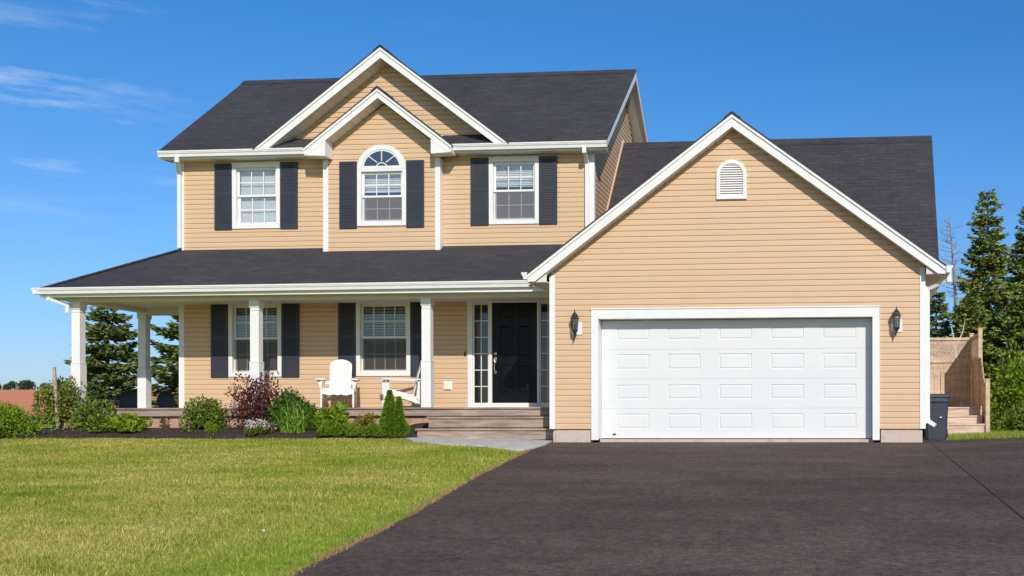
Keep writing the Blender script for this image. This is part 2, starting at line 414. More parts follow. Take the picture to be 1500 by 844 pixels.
mb = MB(); sp = [(6.76, .3), (6.79, -1.4), (6.85, -4.9), (6.9, -8.3), (6.95, -12.0)]
for (xa, ya), (xb, yb) in zip(sp, sp[1:]):
    for k in range(4):
        f0, f1 = k/4, (k+1)/4; A = (xa+(xb-xa)*f0, ya+(yb-ya)*f0); B_ = (xa+(xb-xa)*f1, ya+(yb-ya)*f1)
        mb.face([(A[0]-.013, A[1], dz(*A)+.008), (A[0]+.013, A[1], dz(*A)+.008), (B_[0]+.013, B_[1], dz(*B_)+.008), (B_[0]-.013, B_[1], dz(*B_)+.008)])
o = mb.build('driveway_seam', M['seam']); tag(o, 'dark paving seam running down the right of the driveway', kind='structure')

slab = [(-2.75, .42), (-2.72, .0), (-2.35, -.55), (-1.7, -1.05), (-1.0, -1.36), (-.35, -1.62), (-.08, -1.72), (.04, -1.5), (.06, -.6), (-.02, .0), (-.02, .42)]
mb = MB(); top = [(x, y, ground_z(x, y)+.035) for x, y in slab]; bot = [(x, y, ground_z(x, y)-.08) for x, y in slab]
mb.face(top); mb.face(bot[::-1])
for i in range(len(slab)):
    j = (i+1) % len(slab); mb.face([top[i], bot[i], bot[j], top[j]])
o = mb.build('walkway', M['slab']); tag(o, 'grey concrete slab below the porch steps', kind='structure')

# mulch bed
def mound(x): return .19+.10*min(max((x+3.3)/.5, 0), 1)
mb = MB(); bed = []
N = 44; x0, x1 = -10.9, -2.66
for i in range(N+1):
    x = x0+(x1-x0)*i/N
    yf = .30+.10*math.sin(x*1.3)+.05*math.sin(x*4.1)
    bed.append((x, yf))
for (xa, ya), (xb, yb) in zip(bed, bed[1:]):
    prev = None
    rowa = [(xa, ya, ground_z(xa, ya)-.01), (xa, ya+.08, ground_z(xa, ya)+.09+.012*math.sin(xa*9)), (xa, ya+.35, mound(xa)+.015*math.sin(xa*13+1)), (xa, 1.12, mound(xa)+.03)]
    rowb = [(xb, yb, ground_z(xb, yb)-.01), (xb, yb+.08, ground_z(xb, yb)+.09+.012*math.sin(xb*9)), (xb, yb+.35, mound(xb)+.015*math.sin(xb*13+1)), (xb, 1.12, mound(xb)+.03)]
    for k in range(3): mb.face([rowa[k], rowb[k], rowb[k+1], rowa[k+1]])
o = mb.build('flower_bed', M['mulch']); tag(o, 'dark bark mulch bed along the porch', kind='structure')

# ================================================================== HOUSE
H = thing('house', 'tan clapboard two storey house with black roof, porch and attached garage', 'house')
WY = 2.64            # main front wall
BY = 2.47            # bay wall
WL, WR = -8.73, .166
front = lambda y: (lambda u, z, off: (u, y-off, z))
UZ0, UZ1, LZ0, LZ1 = 4.404, 5.787, 1.284, 2.883
WIN_A = (-7.563, -6.513); WIN_B = (-2.014, -.964); WIN_C = (-7.649, -6.484); WIN_D = (-4.859, -3.694)
BAYW = (-4.755, -3.712, 4.385, 5.56)
def hole(w, z0, z1): return (w[0]+.04, w[1]-.04, z0+.04, z1-.04)

# --- walls
mb = MB()
siding(mb, [(WL, .62), (-.0, .62), (-.0, 2.95), (WL, 2.95)], front(WY), [hole(WIN_C, LZ0, LZ1), hole(WIN_D, LZ0, LZ1), (-2.44, -.53, .5, 2.83)])
siding(mb, [(WL, 3.93), (WR, 3.93), (WR, 5.95), (WL, 5.95)], front(WY), [hole(WIN_A, UZ0, UZ1), hole(WIN_B, UZ0, UZ1), (-5.42, -3.05, 3.5, 5.94)])
mb.build('front_wall', M['siding'], H)
mb = MB()
siding(mb, [(-5.48, 3.75), (-3.0, 3.75), (-3.0, 5.98), (-4.17, 6.90), (-5.48, 5.98)], front(BY), [(BAYW[0]+.04, BAYW[1]-.04, BAYW[2]+.04, BAYW[3]-.02)])
mb.build('bay_wall', M['siding'], H)
mb = MB()
siding(mb, [(-6.45, 6.2), (-1.9, 6.2), (-4.165, 7.82)], front(WY-.004))
mb.build('gable_wall', M['siding'], H)
rightp = lambda x: (lambda u, z, off: (x+off, u, z))
leftp = lambda x: (lambda u, z, off: (x-off, u, z))
gp = [(WY, .3), (8.35, .3), (8.35, 5.92), (5.495, 8.22), (WY, 5.92)]
mb = MB(); siding(mb, [(WY, 2.6), (8.35, 2.6)]+gp[2:], rightp(WR)); mb.build('side_wall', M['siding'], H)
mb = MB(); siding(mb, gp, leftp(WL)); mb.build('side_wall', M['siding'], H)
mb = MB(); mb.box(WL, WR, 8.33, 8.36, .2, 5.95); mb.build('back_wall', M['siding'], H)
# garage
FL, FR, FT = .739, 5.889, 2.355
OL, OR, OT = .868, 5.765, 2.178
GR = 6.66
def garage_top(x):  # roof top surface height at X
    return 5.76-(3.31-x)*(5.76-2.985)/(3.31+.365) if x < 3.31 else 5.76-(x-3.31)*(5.76-3.035)/(7.02-3.31)
mb = MB()
siding(mb, [(0, .2), (GR, .2), (GR, garage_top(GR)-.22), (3.31, 5.76-.22), (0, garage_top(0)-.22)], front(0), [(FL+.02, FR-.02, 0, FT-.02)])
mb.build('garage_wall', M['siding'], H)
mb = MB(); siding(mb, [(0, .2), (WY, .2), (WY, 3.05), (0, 3.05)], leftp(0)); mb.build('garage_side_wall', M['siding'], H)
mb = MB(); siding(mb, [(0, .2), (9.0, .2), (9.0, 3.0), (0, 3.0)], rightp(GR))
siding(mb, [(2.3, 3.0), (9.0, 3.0), (5.65, 6.55)], rightp(GR)); mb.build('garage_side_wall', M['siding'], H)
mb = MB(); mb.box(WR, GR, 8.98, 9.01, .1, 3.0); mb.build('back_wall', M['siding'], H)
# foundation
mb = MB()
mb.box(.07, .715, .02, .30, -.15, .195); mb.box(5.91, GR-.03, .02, .30, -.15, .195)
mb.box(.02, .07, .04, 2.6, -.15, .195); mb.box(GR-.05, GR-.02, .04, 9.0, -.15, .195)
mb.box(.86, 5.79, .12, .40, -.15, .012)
mb.build('foundation', M['concrete'], H, bevel=.008)
# interior screen walls so windows look into rooms
mb = MB(); mb.box(WL+.05, -.1, 4.6, 4.65, .6, 5.9); mb.box(WL+.05, WR-.05, WY+.05, 8.2, 3.2, 3.3); mb.box(-.1, -.05, WY+.05, 4.6, .6, 3.2)
mb.build('interior_wall', M['interior'], H)

# --- corner boards
def corner(x0, x1, y, z0, z1, t=.028, side=None):
    mb = MB(); mb.box(x0, x1, y-t, y+.02, z0, z1)
    if side: mb.box(*side)
    mb.build('corner_board', M['white'], H, bevel=.004)
corner(WL-.028, WL+.09, WY, .61, 2.83, side=(WL-.028, WL, WY+.02, WY+.10, .61, 2.83)); corner(WL-.028, WL+.09, WY, 3.93, 5.86)
corner(WR-.09, WR+.03, WY, 3.3, 5.86, side=(WR, WR+.03, WY+.02, WY+.10, 3.3, 5.86))
corner(-5.495, -5.385, BY, 3.86, 5.77, .03, (-5.495, -5.48, BY+.02, WY-.02, 3.86, 5.77)); corner(-3.10, -2.99, BY, 3.86, 5.77, .03, (-3.005, -2.99, BY+.02, WY-.02, 3.86, 5.77))
corner(-.028, .07, 0, .2, 2.97, side=(-.028, 0, .02, .10, .2, 2.83))
corner(GR-.07, GR+.03, 0, .2, 3.03, side=(GR, GR+.03, .02, .10, .2, 2.885))

# --- roofs ---------------------------------------------------------------
ES = 5.985; EY = 2.30; SL = .76; RY = 5.495; RZ = ES+SL*(RY-2.24)
XL, XR = -8.967, .524
def main_z(y): return ES+SL*(y-2.24) if y < RY else RZ-SL*(y-RY)
up = V3((0, 1, SL)).normalized()
def slab_slope(mb, pts, u, v, th):
    """sloping roof slab: top face textured along u,v with given thickness below"""
    top = [V3(q) for q in pts]; bot = [q-V3((0, 0, th)) for q in top]
    mb.slope(top, u, v, pts[0]); mb.slope(bot[::-1], u, v, pts[0])
    for i in range(len(top)):
        j = (i+1) % len(top); mb.face([top[i], bot[i], bot[j], top[j]])
mb = MB()
for xa, xb, ya in ((XL, -5.496, EY), (-5.496, -2.988, WY+.01), (-2.988, XR, EY)):
    slab_slope(mb, [(xa, ya, main_z(ya)), (xb, ya, main_z(ya)), (xb, RY, RZ), (xa, RY, RZ)], (1, 0, 0), (0, 1, SL), .035)
BYE = 8.72
slab_slope(mb, [(XR, BYE, main_z(BYE)), (XL, BYE, main_z(BYE)), (XL, RY, RZ), (XR, RY, RZ)], (-1, 0, 0), (0, -1, SL), .035)
for s in (1, -1):
    slab_slope(mb, [(XL+.01, RY, RZ+.03), (XR-.01, RY, RZ+.03), (XR-.01, RY+s*.16, RZ+.03-.16*SL), (XL+.01, RY+s*.16, RZ+.03-.16*SL)], (1, 0, 0), (0, 1, 0), .02)
mb.build('main_roof', M['shingle'], H)

GX, GZ, GY = -4.163, 8.03, 2.2      # big cross gable
gb = RY-.55
sl, sr = (GZ-5.991)/(GX+6.882), (GZ-5.991)/(-1.471-GX)
ybk = 2.24+(GZ-ES)/SL
mb = MB()
slab_slope(mb, [(GX, GY, GZ), (GX, ybk, GZ), (-6.882, 2.26, 5.991), (-6.882, GY, 5.991)], (0, 1, 0), (1, 0, sl), .03)
slab_slope(mb, [(GX, ybk, GZ), (GX, GY, GZ), (-1.471, GY, 5.991), (-1.471, 2.26, 5.991)], (0, 1, 0), (-1, 0, sr), .03)
for s, k in ((-1, sl), (1, sr)):
    slab_slope(mb, [(GX, GY, GZ+.025), (GX, ybk, GZ+.025), (GX+s*.15, ybk, GZ+.025-.15*k), (GX+s*.15, GY, GZ+.025-.15*k)], (0, 1, 0), (1, 0, 0), .018)
mb.build('gable_roof', M['shingle'], H)
DX, DZ, DY = -4.172, 7.148, 2.08    # dormer over the bay
dl, dr = (DZ-5.962)/(DX+5.734), (DZ-5.96)/(-2.634-DX)
mb = MB()
slab_slope(mb, [(DX, DY, DZ), (DX, WY, DZ), (-5.734, WY, 5.962), (-5.734, DY, 5.962)], (0, 1, 0), (1, 0, dl), .028)
slab_slope(mb, [(DX, WY, DZ), (DX, DY, DZ), (-2.634, DY, 5.96), (-2.634, WY, 5.96)], (0, 1, 0), (-1, 0, dr), .028)
for s, k in ((-1, dl), (1, dr)):
    slab_slope(mb, [(DX, DY, DZ+.025), (DX, WY-.02, DZ+.025), (DX+s*.13, WY-.02, DZ+.025-.13*k), (DX+s*.13, DY, DZ+.025-.13*k)], (0, 1, 0), (1, 0, 0), .018)
mb.build('dormer_roof', M['shingle'], H)
# porch hip roof
PE, PZ, PX = .88, 2.965, -10.52; PT = 3.985; PS = (PT-PZ)/(WY-PE)
PB = 3.9
mb = MB()
slab_slope(mb, [(PX, PE, PZ), (.15, PE, PZ), (.15, WY, PT), (WL, WY, PT)], (1, 0, 0), (0, 1, PS), .035)
psx = (PT-PZ)/(WL-PX)
slab_slope(mb, [(PX, PB, PZ), (PX, PE, PZ), (WL, WY, PT), (WL, PB, PT)], (0, -1, 0), (1, 0, psx), .035)
hd = V3((WL-PX, WY-PE, PT-PZ))
mb.bar(V3((PX, PE, PZ+.006)), V3((WL, WY, PT+.012)), .16, .03)
mb.build('porch_roof', M['shingle'], H)
# garage front gable and rear cross roof
AX, AZ, AY = 3.31, 5.76, -.28
RRY, RRZ, RS = 5.65, 6.80, 1.10
ymeet = RRY-(RRZ-AZ)/RS
mb = MB()
for tx, tz in ((-.365, 2.985), (7.02, 3.035)):
    k = (AZ-tz)/abs(AX-tx); s = 1 if tx > AX else -1
    ytip = RRY-(RRZ-tz)/RS
    slab_slope(mb, [(AX, AY, AZ), (AX, ymeet, AZ), (tx, ytip, tz), (tx, AY, tz)], (0, 1, 0), (-s, 0, k), .03)
    slab_slope(mb, [(AX, AY, AZ+.025), (AX, ymeet, AZ+.025), (AX+s*.15, ymeet, AZ+.025-.15*k), (AX+s*.15, AY, AZ+.025-.15*k)], (0, 1, 0), (1, 0, 0), .018)
mb.build('garage_roof', M['shingle'], H)
mb = MB()
slab_slope(mb, [(WR+.004, 2.3, RRZ-RS*(RRY-2.3)), (7.17, 2.3, RRZ-RS*(RRY-2.3)), (7.31, RRY, RRZ), (WR+.004, RRY, RRZ)], (1, 0, 0), (0, 1, RS), .035)
slab_slope(mb, [(7.17, 9.25, RRZ-RS*3.6), (WR+.004, 9.25, RRZ-RS*3.6), (WR+.004, RRY, RRZ), (7.31, RRY, RRZ)], (-1, 0, 0), (0, -1, RS), .035)
for s in (1, -1):
    slab_slope(mb, [(WR+.004, RRY, RRZ+.03), (7.3, RRY, RRZ+.03), (7.3, RRY+s*.15, RRZ+.03-.15*RS), (WR+.004, RRY+s*.15, RRZ+.03-.15*RS)], (1, 0, 0), (0, 1, 0), .02)
mb.build('garage_roof', M['shingle'], H)

# --- fascia, rakes, soffits ------------------------------------------------
def rake(mb, ax, az, tx, tz, y, h=.21, t=.03, drop=.03, crown=.055):
    """rake board below the roof edge with a raised crown strip; both run from the apex to the eave tip"""
    s = 1 if tx > ax else -1
    k = (az-tz)/abs(ax-tx); zc = tz-.15; xb = ax+s*(az-drop-h-zc)/k
    mb.extrude([(ax, y, az-drop), (tx, y, tz-drop), (tx, y, zc), (xb, y, zc), (ax, y, az-drop-h)], (0, t, 0))
    mb.extrude([(ax, y-.022, az-drop), (tx, y-.022, tz-drop), (tx, y-.022, tz-drop-crown), (ax, y-.022, az-drop-crown)], (0, .0195, 0))
mb = MB()
rake(mb, AX, AZ, -.365, 2.985, AY+.03, .215); rake(mb, AX, AZ, 7.02, 3.035, AY+.03, .215)
for tx, k in ((-6.882, sl), (-1.471, sr)):   # these rakes die on top of the gutter
    s_ = 1 if tx > GX else -1; zc = 5.99; yk = GY+.03
    X = lambda d: GX+s_*(GZ-d-zc)/k
    mb.extrude([(GX, yk, GZ-.03), (X(.03), yk, zc), (X(.24), yk, zc), (GX, yk, GZ-.24)], (0, .03, 0))
    mb.extrude([(GX, yk-.022, GZ-.03), (X(.03), yk-.022, zc), (X(.085), yk-.022, zc), (GX, yk-.022, GZ-.085)], (0, .0195, 0))
rake(mb, DX, DZ, -5.734, 5.962, DY+.03, .185); rake(mb, DX, DZ, -2.634, 5.96, DY+.03, .185)
# main gable-end rakes
for x, s in ((XR, -1), (XL, 1)):
    for ya, yb in ((EY, RY), (BYE, RY)):
        za, zb = main_z(ya)-.035, RZ-.035
        mb.extrude([(x, ya, za), (x, yb, zb), (x, yb, zb-.17), (x, ya, za-.13)], (s*.025, 0, 0))
for x0_, x1_, ya in ((7.17, 7.31, 2.3), (7.17, 7.31, 9.25)):
    zz = RRZ-RS*abs(RRY-ya)-.035
    mb.extrude([(x0_-.01, ya, zz), (x1_-.01, RRY, RRZ-.035), (x1_-.01, RRY, RRZ-.2), (x0_-.01, ya, zz-.05)], (-.025, 0, 0))
# eave fascias
mb.box(XL, -5.725, 2.335, 2.36, 5.83, 5.985); mb.box(-2.635, XR, 2.335, 2.36, 5.83, 5.985)
mb.box(XL, XR, BYE-.03, BYE-.005, 5.78, main_z(BYE)-.036)
mb.box(PX, -.3, PE+.015, PE+.04, 2.80, PZ-.037); mb.box(PX, PX+.025, PE+.041, PB, 2.80, PZ-.01)
mb.box(7.0, 7.025, -.22, 9.2, 2.885, 3.0); mb.box(-.36, -.335, -.22, 2.5, 2.82, 2.95)
mb.build('fascia', M['white'], H)
# dormer box returns
mb = MB()
for s, xo, xi in ((-1, -5.728, -5.285), (1, -2.638, -3.06)):
    mb = MB(); k = dl if s < 0 else dr
    zo = (5.962 if s < 0 else 5.96)-.10
    mb.extrude([(xo, DY+.036, 5.795), (xi, DY+.036, 5.775), (xi, DY+.036, DZ-abs(xi-DX)*k-.20), (xo, DY+.036, zo+.02)], (0, BY-DY-.07, 0))
    mb.build('eave_return', M['white'], H)
# soffits (under-eave lining)
mb = MB()
def rake_soffit(ax, az, tx, tz, y0, y1, d=.225):
    s = 1 if tx > ax else -1; k = (az-tz)/abs(ax-tx); n = int(abs(ax-tx)/.155)
    for i in range(n):     # grooved lining boards
        a, b = ax+s*i*.155, ax+s*(i*.155+.147)
        za, zb = az-d-abs(a-ax)*k, az-d-abs(b-ax)*k
        mb.extrude([(a, y0, za), (b, y0, zb), (b, y0, zb-.012), (a, y0, za-.012)], (0, y1-y0, 0))
    mb.face([(ax, y0, az-d+.006), (tx, y0, tz-d+.006), (tx, y1, tz-d+.006), (ax, y1, az-d+.006)])
rake_soffit(AX, AZ, -.365, 2.985, AY+.062, .02); rake_soffit(AX, AZ, 7.02, 3.035, AY+.062, .02)
rake_soffit(GX, GZ, -6.7, 6.127, GY+.062, WY); rake_soffit(GX, GZ, -1.65, 6.127, GY+.062, WY)
rake_soffit(DX, DZ, -5.29, 6.30, DY+.062, BY, .20); rake_soffit(DX, DZ, -3.05, 6.28, DY+.062, BY, .20)
for xa, xb in ((XL+.02, -5.73), (-2.63, XR-.03)): mb.box(xa, xb, 2.362, WY, 5.835, 5.85)
for xa, xb in ((WR, XR-.026), (XL+.026, WL)):
    for ya, yb in ((EY+.07, RY), (RY, BYE-.03)):
        mb.extrude([(xa, ya, main_z(ya)-.15), (xb, ya, main_z(ya)-.15), (xb, ya, main_z(ya)-.165), (xa, ya, main_z(ya)-.165)], (0, yb-ya, main_z(yb)-main_z(ya)))
mb.box(PX+.03, -.02, PE+.042, WY-.02, 2.815, 2.83); mb.box(PX+.03, WL-.03, WY-.02, PB, 2.815, 2.83)
mb.extrude([(GR+.031, -.2, 2.906), (6.98, -.2, 2.906), (GR+.031, -.2, 3.06)], (0, .012, 0)); mb.extrude([(-.03, -.2, 2.846), (-.30, -.2, 2.846), (-.03, -.2, 3.0)], (0, .012, 0))
mb.box(GR+.03, 6.998, -.2, 9.1, 2.89, 2.905); mb.box(-.333, -.03, -.2, .9, 2.83, 2.845)
mb.face([(PX, PB-.01, PZ-.03), (WL, PB-.01, PT-.03), (WL, PB-.01, 2.82), (PX, PB-.01, 2.82)])
mb.build('soffit', M['soffit'], H)
# flashing where the rear garage roof meets the wall
mb = MB(); mb.bar((WR+.025, 3.6, RRZ-RS*(RRY-3.6)+.07), (WR+.025, RRY, RRZ+.07), .03, .05); mb.build('flashing', M['siding'], H)

# --- gutters ----------------------------------------------------------------
GPROF = [(0, 0), (0, -.12), (-.075, -.12), (-.085, -.07), (-.105, -.045), (-.105, -.03), (-.115, -.025), (-.115, 0)]
def gutter(mb, xa, xb, y, z, dz=0):
    a = [(xa, y+q, z+w) for q, w in GPROF]
    mb.extrude(a, (xb-xa, 0, dz))
    for x in (xa, xb):      # end cap lip
        pass
for args in ((XL-.01, -5.66, 2.333, 5.985), (-2.70, XR+.01, 2.333, 5.985), (PX-.1, -.36, PE+.013, 2.972, .03)):
    mb = MB(); gutter(mb, *args); mb.build('gutter', M['white'], H)
for a, run in (([(PX-.0+q, PE-.09, 2.972+w) for q, w in GPROF], PB-PE+.1), ([(7.027-q, AY, 3.02+w) for q, w in GPROF], 9.4), ([(-.362+q, AY+.02, 3.0+w) for q, w in GPROF], 1.1)):
    mb = MB(); mb.extrude(a, (0, run, 0)); mb.build('gutter', M['white'], H)
def downspout(pts, w=.075, d=.055, up=(0, 1, 0)):
    mb = MB()
    for p_, q_ in zip(pts, pts[1:]):
        dv = (V3(q_)-V3(p_)).normalized()*.012
        mb.bar(V3(p_)-dv, V3(q_)+dv, w, d, up)
    for q_ in pts[1:-1]: mb.box(q_[0]-w*.5-.003, q_[0]+w*.5+.003, q_[1]-.03, q_[1]+.03, q_[2]-.05, q_[2]+.05)
    return mb.build('downspout', M['white'], H, bevel=.006)
downspout([(-8.56, 2.27, 5.88), (-8.57, 2.27, 5.80), (-8.71, 2.57, 5.60), (-8.71, 2.57, 4.02)])
downspout([(.075, 2.27, 5.88), (.07, 2.27, 5.80), (.055, 2.57, 5.62), (.055, 2.57, 3.40)])
downspout([(-10.36, .92, 2.87), (-10.36, .92, 2.78), (-10.12, 1.12, 2.66), (-10.12, 1.12, 2.52)], .065)
downspout([(7.09, -.12, 2.93), (7.09, -.12, 2.80), (6.735, .10, 2.66), (6.735, .10, .34), (6.85, .02, .26)])

# --- windows ----------------------------------------------------------------
def slats(xa, xb, z0, z1, y, pitch, wid, tilt, name, par):
    mb = MB(); z = z1
    c, s = math.cos(tilt)*wid/2, math.sin(tilt)*wid/2
    while z > z0:
        mb.hexa([(xa, y-c, z-s), (xb, y-c, z-s), (xb, y+c, z+s), (xa, y+c, z+s), (xa, y-c, z-s+.003), (xb, y-c, z-s+.003), (xb, y+c, z+s+.003), (xa, y+c, z+s+.003)])
        z -= pitch
    mb.box(xa, xb, y-.02, y+.02, z1+.01, z1+.05)
    mb.box(xa, xb, y-.012, y+.012, z0-.02, z0-.005)
    for t in (.2, .8):
        x = xa+(xb-xa)*t; mb.box(x-.003, x+.003, y-.016, y-.013, z0, z1)
    return mb.build(name, M['blind'], par)
def window(w, z0, z1, y, cols, style, trim_top=True):
    xa, xb = w
    mb = MB()
    T = .085
    mb.frame(xa, xb, z0, z1, T, y-.045, y+.01, .09 if trim_top else .05, .09)
    mb.frame(xa+.035, xb-.035, z0+.035, z1-.035, .045, y+.011, y+.13)
    if trim_top: mb.box(xa-.01, xb+.01, y-.06, y-.0455, z1-.02, z1+.012)
    f = mb.build('window', M['white'], H, bevel=.004)
    ia, ib, j0, j1 = xa+T-.002, xb-T+.002, z0+.085, z1-(.085 if trim_top else .045)
    mid = (j0+j1)/2+.01
    for k, (za, zb, yo) in enumerate(((mid-.022, j1, y+.018), (j0, mid+.022, y+.052))):
        mb = MB(); mb.frame(ia, ib, za, zb, .048, yo, yo+.03, .044 if k == 1 else .055, .044 if k == 0 else .06)
        ga, gb_, gz0, gz1 = ia+.048, ib-.048, za+(.044 if k == 0 else .06), zb-(.055 if k == 0 else .044)
        sf = mb.build('sash', M['white'], f, bevel=.003)
        mb = MB()
        for i in range(1, cols): x = ga+(gb_-ga)*i/cols; mb.box(x-.009, x+.009, yo+.006, yo+.012, gz0, gz1)
        zc = (gz0+gz1)/2
        for i in range(cols):
            a_, b_ = ga+(gb_-ga)*i/cols+.009, ga+(gb_-ga)*(i+1)/cols-.009
            mb.box(a_ if i else ga, b_ if i < cols-1 else gb_, yo+.0065, yo+.0115, zc-.009, zc+.009)
        mb.build('muntin', M['white'], f)
        mb = MB(); mb.face([(ga, yo+.015, gz0), (gb_, yo+.015, gz0), (gb_, yo+.015, gz1), (ga, yo+.015, gz1)])
        mb.build('pane', M['glass_low'] if style == 'open' else M['glass'], f, recalc=False)
        if k == 1 and style != 'full':
            mb = MB(); mb.face([(ga-.02, y+.03, gz0-.02), (gb_+.02, y+.03, gz0-.02), (gb_+.02, y+.03, mid-.025), (ga-.02, y+.03, mid-.025)])
            mb.build('insect_screen', M['screen_low'] if style == 'open' else M['screen'], f, recalc=False)
    if style == 'full':
        slats(ia+.02, ib-.02, j0+.02, j1-.10, y+.125, .026, .032, 1.25, 'blind', f)
    elif style == 'half':
        slats(ia+.02, ib-.02, mid+.12, j1-.09, y+.125, .036, .036, 1.1, 'blind', f)
    else:
        slats(ia+.02, ib-.02, mid-.05, j1-.05, y+.15, .058, .05, -.35, 'blind', f)
    return f
window(WIN_A, UZ0, UZ1, WY, 3, 'full'); window(WIN_B, UZ0, UZ1, WY, 3, 'half')
window(WIN_C, LZ0, LZ1, WY, 4, 'open'); window(WIN_D, LZ0, LZ1, WY, 4, 'open')
# arched bay window
bw = window(BAYW[:2], BAYW[2], BAYW[3], BY, 3, 'half', False)
cxw = (BAYW[0]+BAYW[1])/2; ro = (BAYW[1]-BAYW[0])/2; zs = BAYW[3]+.004; ry = 6.06-zs
def arcband(mb, ra, rb, y0, y1, n=28, s=1.0):
    for i in range(n):
        t0, t1 = math.pi*i/n, math.pi*(i+1)/n
        P = lambda t, r, yy: (cxw+r*math.cos(t), yy, zs+r*s*math.sin(t))
        mb.hexa([P(t0, ra, y0), P(t0, rb, y0), P(t0, rb, y1), P(t0, ra, y1), P(t1, ra, y0), P(t1, rb, y0), P(t1, rb, y1), P(t1, ra, y1)])
mb = MB(); asp = ry/ro
arcband(mb, ro-.10, ro, BY-.045, BY-.018, s=asp); arcband(mb, ro-.135, ro-.103, BY-.034, BY-.018, s=asp)
mb.box(BAYW[0]+.1, BAYW[1]-.1, BY-.040, BY-.018, zs+.0, zs+.06)
arcband(mb, .115, .135, BY-.032, BY-.022, 14)
for t in (45, 90, 135):
    ca, sa = math.cos(R(t)), math.sin(R(t))
    mb.bar((cxw+.13*ca, BY-.028, zs+.06*1+.10*sa), (cxw+(ro-.12)*ca, BY-.028, zs+(ro-.12)*asp*sa), .018, .010, (0, 1, 0))
mb.build('arch_frame', M['white'], bw)
mb = MB(); mb.face([(cxw+(ro-.01)*math.cos(math.pi*i/24), BY-.0235, zs+(ro-.01)*asp*math.sin(math.pi*i/24)) for i in range(25)])
mb.build('arch_pane', M['arch_glass'], bw, recalc=False)
# shutters with louvres
def shutter(xa, xb, z0, z1, y):
    mb = MB(); mb.frame(xa, xb, z0, z1, .05, y-.052, y-.018, .06, .08)
    zm = z0+(z1-z0)*.52
    mb.box(xa+.05, xb-.05, y-.050, y-.018, zm-.03, zm+.03)
    mb.box(xa+.051, xb-.051, y-.024, y-.019, z0+.08, z1-.06)
    for a, b in ((z0+.08, zm-.03), (zm+.03, z1-.06)):
        n = int((b-a)/.045); st = (b-a)/n
        for i in range(n):
            z = a+i*st
            mb.hexa([(xa+.05, y-.050, z), (xb-.05, y-.050, z), (xb-.05, y-.044, z), (xa+.05, y-.044, z), (xa+.05, y-.0415, z+st*.97), (xb-.05, y-.0415, z+st*.97), (xb-.05, y-.0245, z+st*.97), (xa+.05, y-.0245, z+st*.97)])
    mb.build('shutter', M['shutter'], H)
for w, z0, z1, y in ((WIN_A, UZ0, UZ1, WY), (WIN_B, UZ0, UZ1, WY), (WIN_C, LZ0, LZ1, WY), (WIN_D, LZ0, LZ1, WY)):
    shutter(w[0]-.385, w[0]-.012, z0-.012, z1-.002, y); shutter(w[1]+.012, w[1]+.385, z0-.012, z1-.002, y)
shutter(-5.133, BAYW[0]-.012, 4.345, 5.725, BY); shutter(BAYW[1]+.012, -3.33, 4.345, 5.725, BY)

# --- front door unit ----------------------------------------------------------
DL, DR = -1.943, -1.013
mb = MB()
mb.box(-2.47, -.50, WY-.05, WY+.06, 2.785, 2.86)            # head
for xa, xb in ((-2.47, -2.365), (-2.015, -1.955), (-1.0, -.955), (-.61, -.50)): mb.box(xa, xb, WY-.05, WY+.06, .62, 2.785)
mb.box(-1.954, -1.001, WY-.07, WY+.06, .62, .715)           # sill
for xa, xb in ((-2.365, -2.015), (-.955, -.61)): mb.box(xa, xb, WY-.045, WY+.06, .62, .69)
df = mb.build('door_frame', M['white'], H, bevel=.004)
for xa, xb in ((-2.364, -2.016), (-.954, -.611)):
    mb = MB(); mb.frame(xa, xb, .692, 2.783, .028, WY-.02, WY+.02)
    xm = (xa+xb)/2; mb.box(xm-.008, xm+.008, WY-.012, WY-.004, .72, 2.755)
    for i in range(1, 6):
        z = .72+(2.755-.72)*i/6
        mb.box(xa+.028, xm-.008, WY-.011, WY-.005, z-.008, z+.008); mb.box(xm+.008, xb-.028, WY-.011, WY-.005, z-.008, z+.008)
    sd = mb.build('sidelight', M['white'], H)
    mb = MB(); mb.face([(xa+.02, WY+.002, .71), (xb-.02, WY+.002, .71), (xb-.02, WY+.002, 2.76), (xa+.02, WY+.002, 2.76)])
    mb.build('pane', M['glass_dark'], sd, recalc=False)
mb = MB(); y = WY-.01
mb.box(DL-.01, DR+.01, y, y+.045, .716, 2.784)
dw = DR-DL
def dpanel(xa, xb, z0, z1):     # moulded raised panel
    for q, (ins, pr) in enumerate(((0, .014), (.045, .010))):
        pass
    a = .022
    mb.hexa([(xa, y-.001, z0), (xb, y-.001, z0), (xb, y-.001, z0), (xa, y-.001, z0), (xa, y-.001, z1), (xb, y-.001, z1), (xb, y-.001, z1), (xa, y-.001, z1)]) if False else None
    mb.frame(xa, xb, z0, z1, a, y-.014, y-.0005)
    b = .055
    lo = [(xa+b-.02, y-.002, z0+b-.02), (xb-b+.02, y-.002, z0+b-.02), (xb-b+.02, y-.002, z1-b+.02), (xa+b-.02, y-.002, z1-b+.02)]
    hi = [(xa+b+.012, y-.013, z0+b+.012), (xb-b-.012, y-.013, z0+b+.012), (xb-b-.012, y-.013, z1-b-.012), (xa+b+.012, y-.013, z1-b-.012)]
    mb.face(hi)
    for i in range(4): mb.face([lo[i], lo[(i+1) % 4], hi[(i+1) % 4], hi[i]])
for xa in (DL+.13, DL+dw/2+.045):
    xb = xa+.29
    dpanel(xa, xb, .90, 1.52); dpanel(xa, xb, 1.66, 2.34); dpanel(xa, xb, 2.45, 2.67)
dd = mb.build('front_door', M['door'], H)
mb = MB(); hx = DL+.055
mb.lathe([(.001, 0), (.03, .0), (.034, .012), (.001, .024)], (0, 0, 0), 12)
for i, q in enumerate(mb.v): mb.v[i] = (hx+q[0], y-q[2]-.002, 1.735+q[1])
